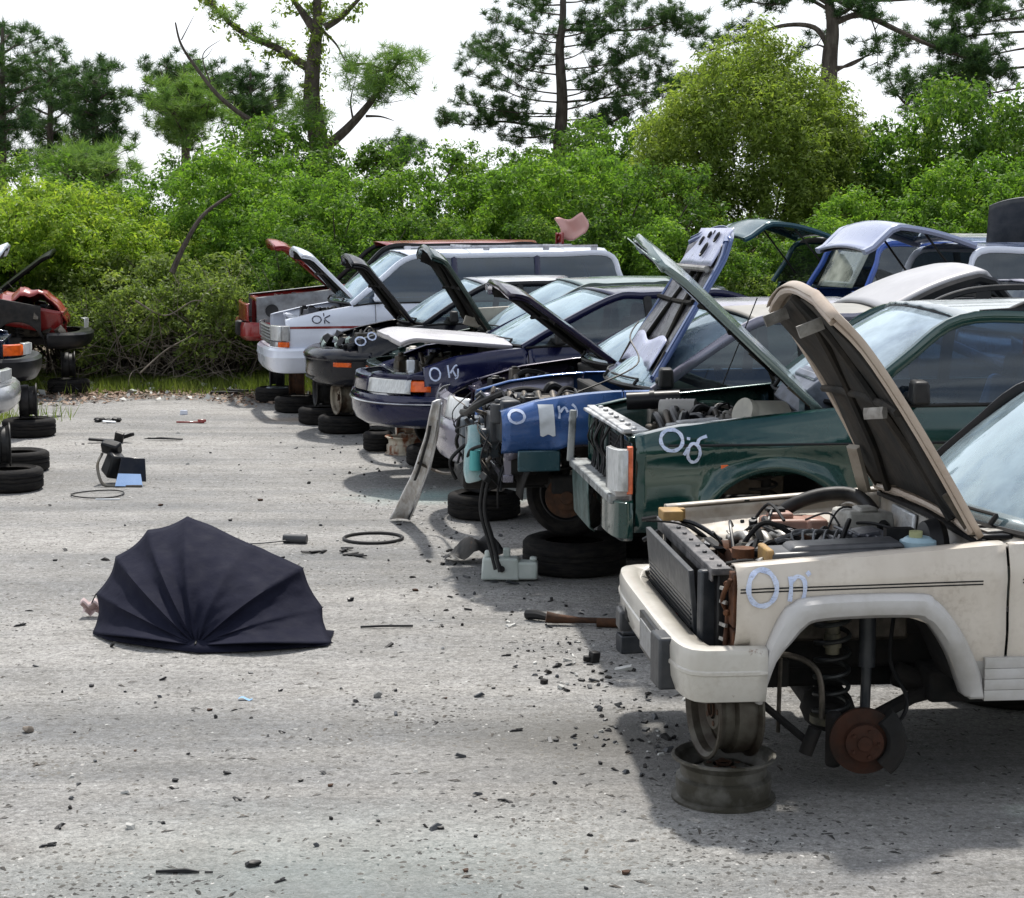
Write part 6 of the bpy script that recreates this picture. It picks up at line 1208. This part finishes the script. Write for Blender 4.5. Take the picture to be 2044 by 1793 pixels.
shrub('green_tree',(fx(1230,42),42,0),5.2,(.9,.9,1.0),'dark leafy tree right of the tall pine trunk','leafy trees behind the hedge',sd=6,**KT)
# ---- pines
def tufts(pts,rg,nb_=34,ln=.16,w=.014,up=.30):
    C=np.repeat(np.asarray(pts),nb_,0); n=len(C); d=unit(rg,n); d[:,2]=d[:,2]*.8+up; d/=np.linalg.norm(d,axis=1)[:,None]
    s=np.cross(d,unit(rg,n)); s/=np.linalg.norm(s,axis=1)[:,None]+1e-9; l=ln*(.7+.6*rg.random(n)); C=C+rg.normal(size=(n,3))*.03
    V=np.stack([C-s*w*.5,C+s*w*.5,C+d*l[:,None]],1).reshape(-1,3); return V,np.arange(n*3).reshape(-1,3)
def pine(px,Y,limbs,r0,tophy,lab,mat=PN,dens=1.0,base=0,lean=0,bark=BARK,tl=.17,tw=.016,seed=1,group=None,trunkpts=None,nbl=40,name='pine_tree',spread=.22):
    """limbs: list of polylines in photo pixels + depth offset, tufted from fraction f on"""
    rg=np.random.default_rng(seed); rd=random.Random(seed); x=fx(px,Y); root=empty(name,(x,Y,0),0,lab,'tree',group); O=Vector((x,Y,0))
    W3=lambda a,b,dy=0: D(a,b,Y+dy)-O
    tp=trunkpts and [W3(*p) for p in trunkpts] or [Vector((0,0,0)),W3(px+lean*.5,(HZ+tophy)/2),W3(px+lean,tophy)]
    if trunkpts: tp=[Vector((tp[0].x,tp[0].y,0))]+tp
    q=MB(); s=spl(tp,6); n=len(s); q.tube(s,[r0*(1-.78*i/(n-1)) for i in range(n)],10); q.build('trunk',bark,root)
    T=[]
    for li in limbs:
        pts,r_,f,dn=li; P_=spl([W3(*p) for p in pts],6); n=len(P_); q=MB(); q.tube(P_,[r_*(1-.8*i/(n-1)) for i in range(n)],6)
        Lt=sum((P_[i+1]-P_[i]).length for i in range(n-1)); k=int(Lt*dn*dens*7)
        for j in range(k):
            t=f+(1-f)*rd.random(); i=min(n-2,int(t*(n-1))); c=P_[i].lerp(P_[i+1],t*(n-1)-i); off=Vector((rd.gauss(0,spread),rd.gauss(0,spread*1.2),rd.gauss(.1,spread*.6)))
            e=c+off; T.append(e); T+=[e+Vector((rd.gauss(0,.10),rd.gauss(0,.10),rd.gauss(.02,.08))) for _ in range(2)]
            if j%2==0: q.tube([c,c.lerp(e,.5)+Vector((0,0,-.03)),e],[.014,.010,.006],4)
        q.build('limb',bark,root)
    if T:
        V,Fq=tufts(T,rg,nbl,tl,tw); npmesh('crown',V,Fq,mat,root,k=3)
    return root
rd=random.Random(12)
# tall central pine
lim=[]
for (y,dx,dy_) in ((150,-150,-60),(165,175,-105),(205,-185,-60),(222,190,-110),(240,150,-35),(232,-165,-20),(262,215,-75),(110,-150,-40),(95,140,-60),(70,-135,-40),(50,150,-50),(128,-170,-10),(140,210,-60),(188,-175,-75),(30,-110,-50),(75,130,-70),(195,130,-80),(10,-100,-30),(5,120,-40),(228,-225,-35),(180,205,-40),(85,-60,-30),(60,55,-40),(120,70,-50)):
    d=rd.uniform(-1.8,1.8); lim.append(([(1118,y,0),(1118+dx*.45,y+dy_*.30+6,d*.5),(1118+dx,y+dy_+rd.uniform(-14,14),d)],.028,.34,1.05))
lim.append(([(1118,262,0),(1010,243,.3),(950,250,.6),(885,244,.8)],.05,.15,2.0)); lim.append(([(1118,262,0),(1060,275,-.5),(1000,270,-.6)],.05,.2,2.0)); lim.append(([(1118,290,0),(1190,262,-.5),(1250,225,-.6)],.04,.3,1.5))
lim.append(([(1118,205,0),(1215,195,0),(1330,180,.3),(1400,170,.5)],.04,.45,2.0)); lim.append(([(1118,60,0),(1270,60,0),(1340,45,0),(1395,75,0)],.04,.5,2.0))
pine(1118,48,lim,.26,-160,'tall straight pine above the hedge in the middle of the picture',seed=4,trunkpts=[(1114,460),(1117,300),(1122,200),(1117,100),(1124,20),(1120,-160)])
# right pine
lim=[([(1655,95,0),(1625,55,.2),(1560,52,.3),(1480,80,.4),(1400,106,.5)],.075,.55,.7),([(1655,40,0),(1700,15,0),(1760,-30,0)],.07,.3,1.6),([(1668,45,0),(1720,30,0),(1790,60,.2),(1860,92,.4),(1935,120,.5),(1990,160,.5)],.085,.62,2.4),
     ([(1655,20,0),(1600,-5,.3),(1540,10,.3),(1470,-5,.3)],.05,.2,2.2),([(1655,10,0),(1560,-40,.3),(1480,0,.4)],.05,.3,1.8),([(1655,135,0),(1700,130,0),(1745,100,0)],.05,.9,.4),([(1655,100,0),(1630,90,0),(1600,105,0)],.03,.3,1.2),([(1655,150,0),(1700,125,0),(1750,105,0)],.05,.8,.5),
     ([(1740,40,0),(1750,75,0),(1752,130,0)],.02,.3,1.3),([(1655,-10,0),(1700,20,0),(1745,30,0)],.04,.3,2.6),([(1655,0,0),(1780,0,0),(1900,-5,0),(1960,20,0)],.06,.5,2.6)]
pine(1655,40,lim,.27,-140,'thick trunked pine with long bare limbs above the right side',seed=5,trunkpts=[(1655,460),(1655,150),(1662,60),(1655,0),(1650,-140)])
lim=[([(2100,y,0),(2040-k*14,y+10,.3),(1960-k*25,y+30,.5)],.04,.55,1.3) for k,y in enumerate((10,90,170,30,130,210,60))]
pine(2110,41,lim,.2,-80,'pine at the upper right corner with sparse hanging tufts',seed=6)
lim=[([(1850,240,0),(1800+k*30,200-k*14,.3),(1770+k*45,150+k*16,.5)],.05,.3,1.7) for k in range(5)]
pine(1850,43,lim,.16,160,'dark bushy pine between the thick pine and the right edge',seed=7)
# left pines
def roundpine(px,Y,top_,w_,bot,lab,seed,mat=PN,n=16,dn=.62,**k):
    rd=random.Random(seed); lim=[]
    for j in range(n):
        y=top_+(bot-top_)*(j+.5)/n; wd=w_*math.sin(math.pi*min(1,(j+1.2)/(n*.9)))**.5*rd.uniform(.6,1.05); sg=1 if j%2 else -1
        lim.append(([(px,y+25,0),(px+sg*wd*.5,y+12,rd.uniform(-.6,.6)),(px+sg*wd,y-5,rd.uniform(-1.2,1.2))],.04,.25,dn)); 
        if j%3==0: lim.append(([(px,y+25,0),(px-sg*wd*.3,y+6,1.1),(px-sg*wd*.7,y,1.8)],.04,.25,dn))
    return pine(px,Y,lim,.15,top_-5,lab,mat=mat,seed=seed,tl=.26,tw=.018,group=None,spread=.30,**k)
roundpine(5,44,60,75,300,'dark pine cut by the left edge of the picture',21)
roundpine(100,52,120,60,330,'dark feathery pine, second from the left edge',22)
roundpine(190,50,140,65,350,'dense dark conical pine, third from the left edge',23,n=20,dn=.8)
roundpine(368,56,130,95,250,'open dark pine with a bare lower trunk left of the dead branch',24)
roundpine(500,58,150,90,250,'dark distant pine just left of the forked trunk',25)
roundpine(372,45,175,42,280,'pale young pine in front of the open dark pine',26,mat=PNL)
roundpine(800,60,290,40,330,'small dark pine low on the skyline right of the forked trunk',27,n=6)
roundpine(170,40,310,70,400,'fluffy green young pine behind the yellow bushes',28,mat=PNL,n=10,dn=.9)
# big old forked tree with vines
lim=[([(628,145,0),(560,100,.2),(480,62,.3),(430,15,.4),(405,-30,.4)],.11,.1,1.0),([(628,60,0),(600,20,0),(570,-20,0)],.13,.3,1.0),([(648,55,0),(680,35,0),(715,0,0),(740,-25,0)],.09,.6,.8),
     ([(645,62,0),(672,90,0),(690,125,0)],.04,.7,.6),([(640,302,0),(690,260,0),(735,210,0),(770,160,0),(800,118,0)],.13,.5,1.6),([(735,150,0),(770,140,0),(800,158,0),(832,190,0)],.04,.5,.8),([(690,135,0),(730,128,0),(780,145,.1)],.05,.5,1.0),
     ([(730,232,0),(760,233,0),(786,241,0)],.035,.9,.3),([(640,302,0),(560,265,0),(500,240,0),(440,195,0),(395,140,0),(362,90,0),(350,45,0)],.085,.95,.0),([(420,165,0),(405,110,0),(440,80,0)],.02,1,0),([(385,120,0),(410,115,0),(425,95,0)],.015,1,0),([(362,80,0),(375,55,0),(388,30,0)],.015,1,0),([(780,145,0),(810,165,0),(838,195,0)],.02,1,0),([(705,240,0),(700,200,0),(712,150,0)],.03,1,0),([(735,195,0),(770,205,0),(805,200,0)],.018,1,0),([(760,165,0),(750,140,0),(770,110,0)],.02,1,0)]
ft=pine(630,38,lim,.30,-60,'old forked tree with a vine-wrapped trunk and a dead leaning branch',seed=8,mat=PNL,trunkpts=[(640,460),(638,300),(622,200),(628,100),(634,40),(630,-80)],dens=.45,tl=.22,tw=.014,name='forked_tree')
rg=np.random.default_rng(31); vp=[]; vr=[]
O=Vector((fx(630,38),38,0))
def along(pts,k,sp):
    s=spl([D(a,b,38+c)-O for a,b,c in pts],6)
    for _ in range(k):
        i=rg.integers(len(s)-1); p=s[i].lerp(s[i+1],float(rg.random())); vp.append([p.x+rg.normal()*sp,p.y+rg.normal()*sp,p.z+rg.normal()*sp*.8]); vr.append(.10+.10*rg.random())
along([(638,300,0),(622,200,0),(628,100,0),(634,40,0),(630,-80,0)],150,.16); along([(628,145,0),(560,100,.2),(480,62,.3),(430,15,.4),(405,-30,.4)],90,.13); along([(600,20,0),(570,-20,0)],25,.15); along([(680,35,0),(715,0,0)],20,.13)
V,Fq=leaves(np.array(vp),np.array(vr),14,.10,rg); npmesh('vine',V,Fq,LO,ft)
vp=[];vr=[]
for (px,py,sx_,sy_,n_) in ((600,215,55,35,0),(700,180,60,40,0)): pass
T=[]; 
for (px,py,a,b_,n_) in ((590,225,40,28,70),(700,140,28,30,50),(770,165,45,28,90),(735,185,30,22,40),(800,110,18,14,22),(835,110,10,12,12),(640,235,30,20,30)):
    for _ in range(n_): p=D(px+rg.normal()*a*.6,py+rg.normal()*b_*.6,38+rg.normal()*.5)-O; T.append(p)
V,Fq=tufts(T,rg,22,.22,.013); npmesh('needle_tufts',V,Fq,PNL,ft,k=3)
cy,_=shrub_mesh('c',77,.42,3.9,220,26,.11,LG2,cr=.16,lobes=9,lr=.9,z0=.3); ct=empty('columnar_tree',(fx(757,44),44,1.0),0,'slim pointed columnar tree on the skyline right of the forked trunk','tree'); cy.parent=ct; cy.scale=(1,1,1); q=MB(); q.cyl((0,0,-1),(0,0,3.2),.06,n=8); q.build('trunk',BARK,ct)
# dead brushwood in the gap and fallen branches
def brush(px,py,Y,w_,h_,n,lab,seed,rr_=.012):
    rd=random.Random(seed); p=G(px,py) if Y is None else Vector((fx(px,Y),Y,0)); q=MB()
    for k in range(n):
        a=Vector((rd.gauss(0,w_*.4),rd.uniform(-.4,.4),rd.uniform(0,h_*.5))); d=Vector((rd.gauss(0,.7),rd.gauss(0,.3),rd.uniform(-.1,.8))).normalized(); l=rd.uniform(.4,1.5)
        b=a+d*l; m=(a+b)/2+Vector((rd.gauss(0,.12),rd.gauss(0,.08),rd.gauss(.06,.08))); b.z=max(.02,b.z); q.tube(spl([a,m,b],4),[rr_*rd.uniform(.5,1)*(1-.8*i/8) for i in range(9)],4,cap=False)
    o=q.build('brushwood',TWIG,None); o.location=p; tag(o,lab,'brushwood','heaps of dead twigs',kind='stuff'); return o
brush(430,0,26.8,1.2,1.7,130,'tangle of bare grey twigs in the gap beside the red wreck with the missing fender',1)
brush(290,0,26.6,1.5,1.4,130,'tangle of bare grey twigs behind the end of the left row',2)
brush(200,0,27.0,.9,1.6,60,'sparse bare grey twigs right above the left red wreck',3)
for (pts,r_,lab) in (([(343,545,26.6),(368,490,26.7),(405,430,26.8),(462,388,27.0)],.05,'dark leaning dead branch standing up out of the gap bushes'),([(280,745,25.6),(330,700,25.9),(380,672,26.2),(405,655,26.4)],.014,'thin bare branch reaching low across the gap'),([(270,600,26.2),(330,630,26.2),(390,600,26.3),(440,620,26.4)],.016,'thin arching bare branch in the middle of the gap')):
    q=MB(); P_=spl([D(*p) for p in pts],6); n=len(P_); q.tube(P_,[r_*(1-.6*i/(n-1)) for i in range(n)],6); o=q.build('dead_branch',BARK if r_>.03 else TWIG); tag(o,lab,'branch')
# grass tufts, leaf litter at the yard's edge
def scatter(n,f): 
    return np.array([f() for _ in range(n)])
rg=np.random.default_rng(9)
def grass(n,y0,y1,x0,x1,hh,mat,lab,seed,wd=.012,cl=260):
    rg=np.random.default_rng(seed); cx=x0+(x1-x0)*rg.random(cl); cyy=y0+(y1-y0)*rg.random(cl); k=rg.integers(cl,size=n); x=cx[k]+rg.normal(size=n)*.22; y=cyy[k]+rg.normal(size=n)*.22
    h=hh*(.4+.8*rg.random(n)); a=rg.random(n)*6.28; l=rg.normal(size=(n,2))*.35*h[:,None]
    V=np.stack([np.stack([x-np.cos(a)*wd/2,y-np.sin(a)*wd/2,0*x],-1),np.stack([x+np.cos(a)*wd/2,y+np.sin(a)*wd/2,0*x],-1),np.stack([x+l[:,0],y+l[:,1],h],-1)],1).reshape(-1,3)
    o=npmesh('grass',V,np.arange(n*3).reshape(-1,3),mat,k=3); tag(o,lab,'grass',kind='stuff')
GR=leafmat('grass_blades',(.09,.13,.03),(.15,.20,.05),(.26,.27,.11),.4)
grass(9000,25.3,28.0,-8.4,-3.4,.20,GR,'rough green grass in the gap between the two rows',1,cl=80)
grass(20000,25.2,28.2,-3.6,9,.30,GR,'rough green grass under the hedge behind the cars',2,cl=300)
grass(260,21.3,22.4,-6.4,-5.8,.22,GR,'few grass blades by the dark blue saloon stand',3,cl=6)
rg=np.random.default_rng(10); n=4200; x=-8.2+5.9*rg.random(n); y=23.9+.5*np.sin(x*2.3)+2.6*rg.random(n)**.8; C=np.stack([x,y,.012+.03*rg.random(n)],-1)
V,Fq=leaves(C,np.full(n,.01),1,.065,rg,up=2.5,asp=.6); o=npmesh('leaf_litter',V,Fq,mat_gen('dry_leaves',(.16,.09,.055),(.33,.25,.19),.8,0,2.5,bmp=0)); tag(o,'dry brown leaf litter and chips along the edge of the yard','leaf litter',kind='stuff')
rg=np.random.default_rng(12); n=170; x=-8.0+5.6*rg.random(n); y=24.0+2.6*rg.random(n); C=np.stack([x,y,.03+.03*rg.random(n)],-1)
V,Fq=leaves(C,np.full(n,.01),1,.11,rg,up=.8,asp=.7); o=npmesh('litter',V,Fq,mat_gen('pale_litter',(.50,.50,.46),(.38,.40,.40),.7,0,2.5,bmp=0)); tag(o,'pale paper and plastic bits among the leaf litter','litter',kind='stuff')

rg=np.random.default_rng(41); n=900; y=5.3*(26/5.3)**rg.random(n); x=(rg.random(n)*2-1)*y*.32; C=np.stack([x,y,.006+0*x],-1)
V,Fq=leaves(C,np.full(n,.001),1,.075,rg,up=9,asp=.13); o=npmesh('splinters',V,Fq,mat_gen('splinters',(.02,.02,.018),(.09,.075,.06),.9,0,1.5,bmp=0)); tag(o,'thin dark splinters and twigs strewn over the gravel','splinters',kind='stuff')
# ---- unseen foliage bank added behind the camera to darken reflections in paint and glass
rg=np.random.default_rng(51); C=np.stack([-30+60*rg.random(2600),-16-4*rg.random(2600),.2+6.8*rg.random(2600)**.8],-1); C[:,2]*=(.75+.25*np.sin(C[:,0]*.6)); V,Fq=leaves(C,np.full(2600,.6),14,.42,rg,up=.4,asp=.6); o=npmesh('reflection_foliage',V,Fq,LG2); tag(o,'unseen foliage added behind the camera for reflections','reflection_foliage',kind='stuff')

q=MB(); r=random.Random(91)
for k in range(520):
    t=r.random()**1.3; px=1330-720*t+r.gauss(0,60); py=1500-700*t+r.gauss(0,40)
    if k%4==0: px,py=r.uniform(60,1300),r.uniform(800,1700)
    p=G(px,py); sz=r.uniform(.005,.022)*(1 if k%7 else 1.7)
    q.c=r.randrange(4)
    if k%5: q.box((p.x,p.y,sz*.3),(sz*r.uniform(.8,3),sz*r.uniform(.5,1.2),sz*.5),(r.uniform(-.4,.4),r.uniform(-.4,.4),r.uniform(0,3)),tp=r.uniform(.4,1))
    else: q.blob((p.x,p.y,sz*.3),sz*.6,r,.35,1)
o=q.build('scrap_bits',[BLK,GRYP,UND,mat_gen('pale_bits',(.5,.5,.48),(.3,.3,.28),.6,0,9)],None,smooth=False); tag(o,'tiny dark and rusty bits of car scrap littering the yard','scrap',kind='stuff')
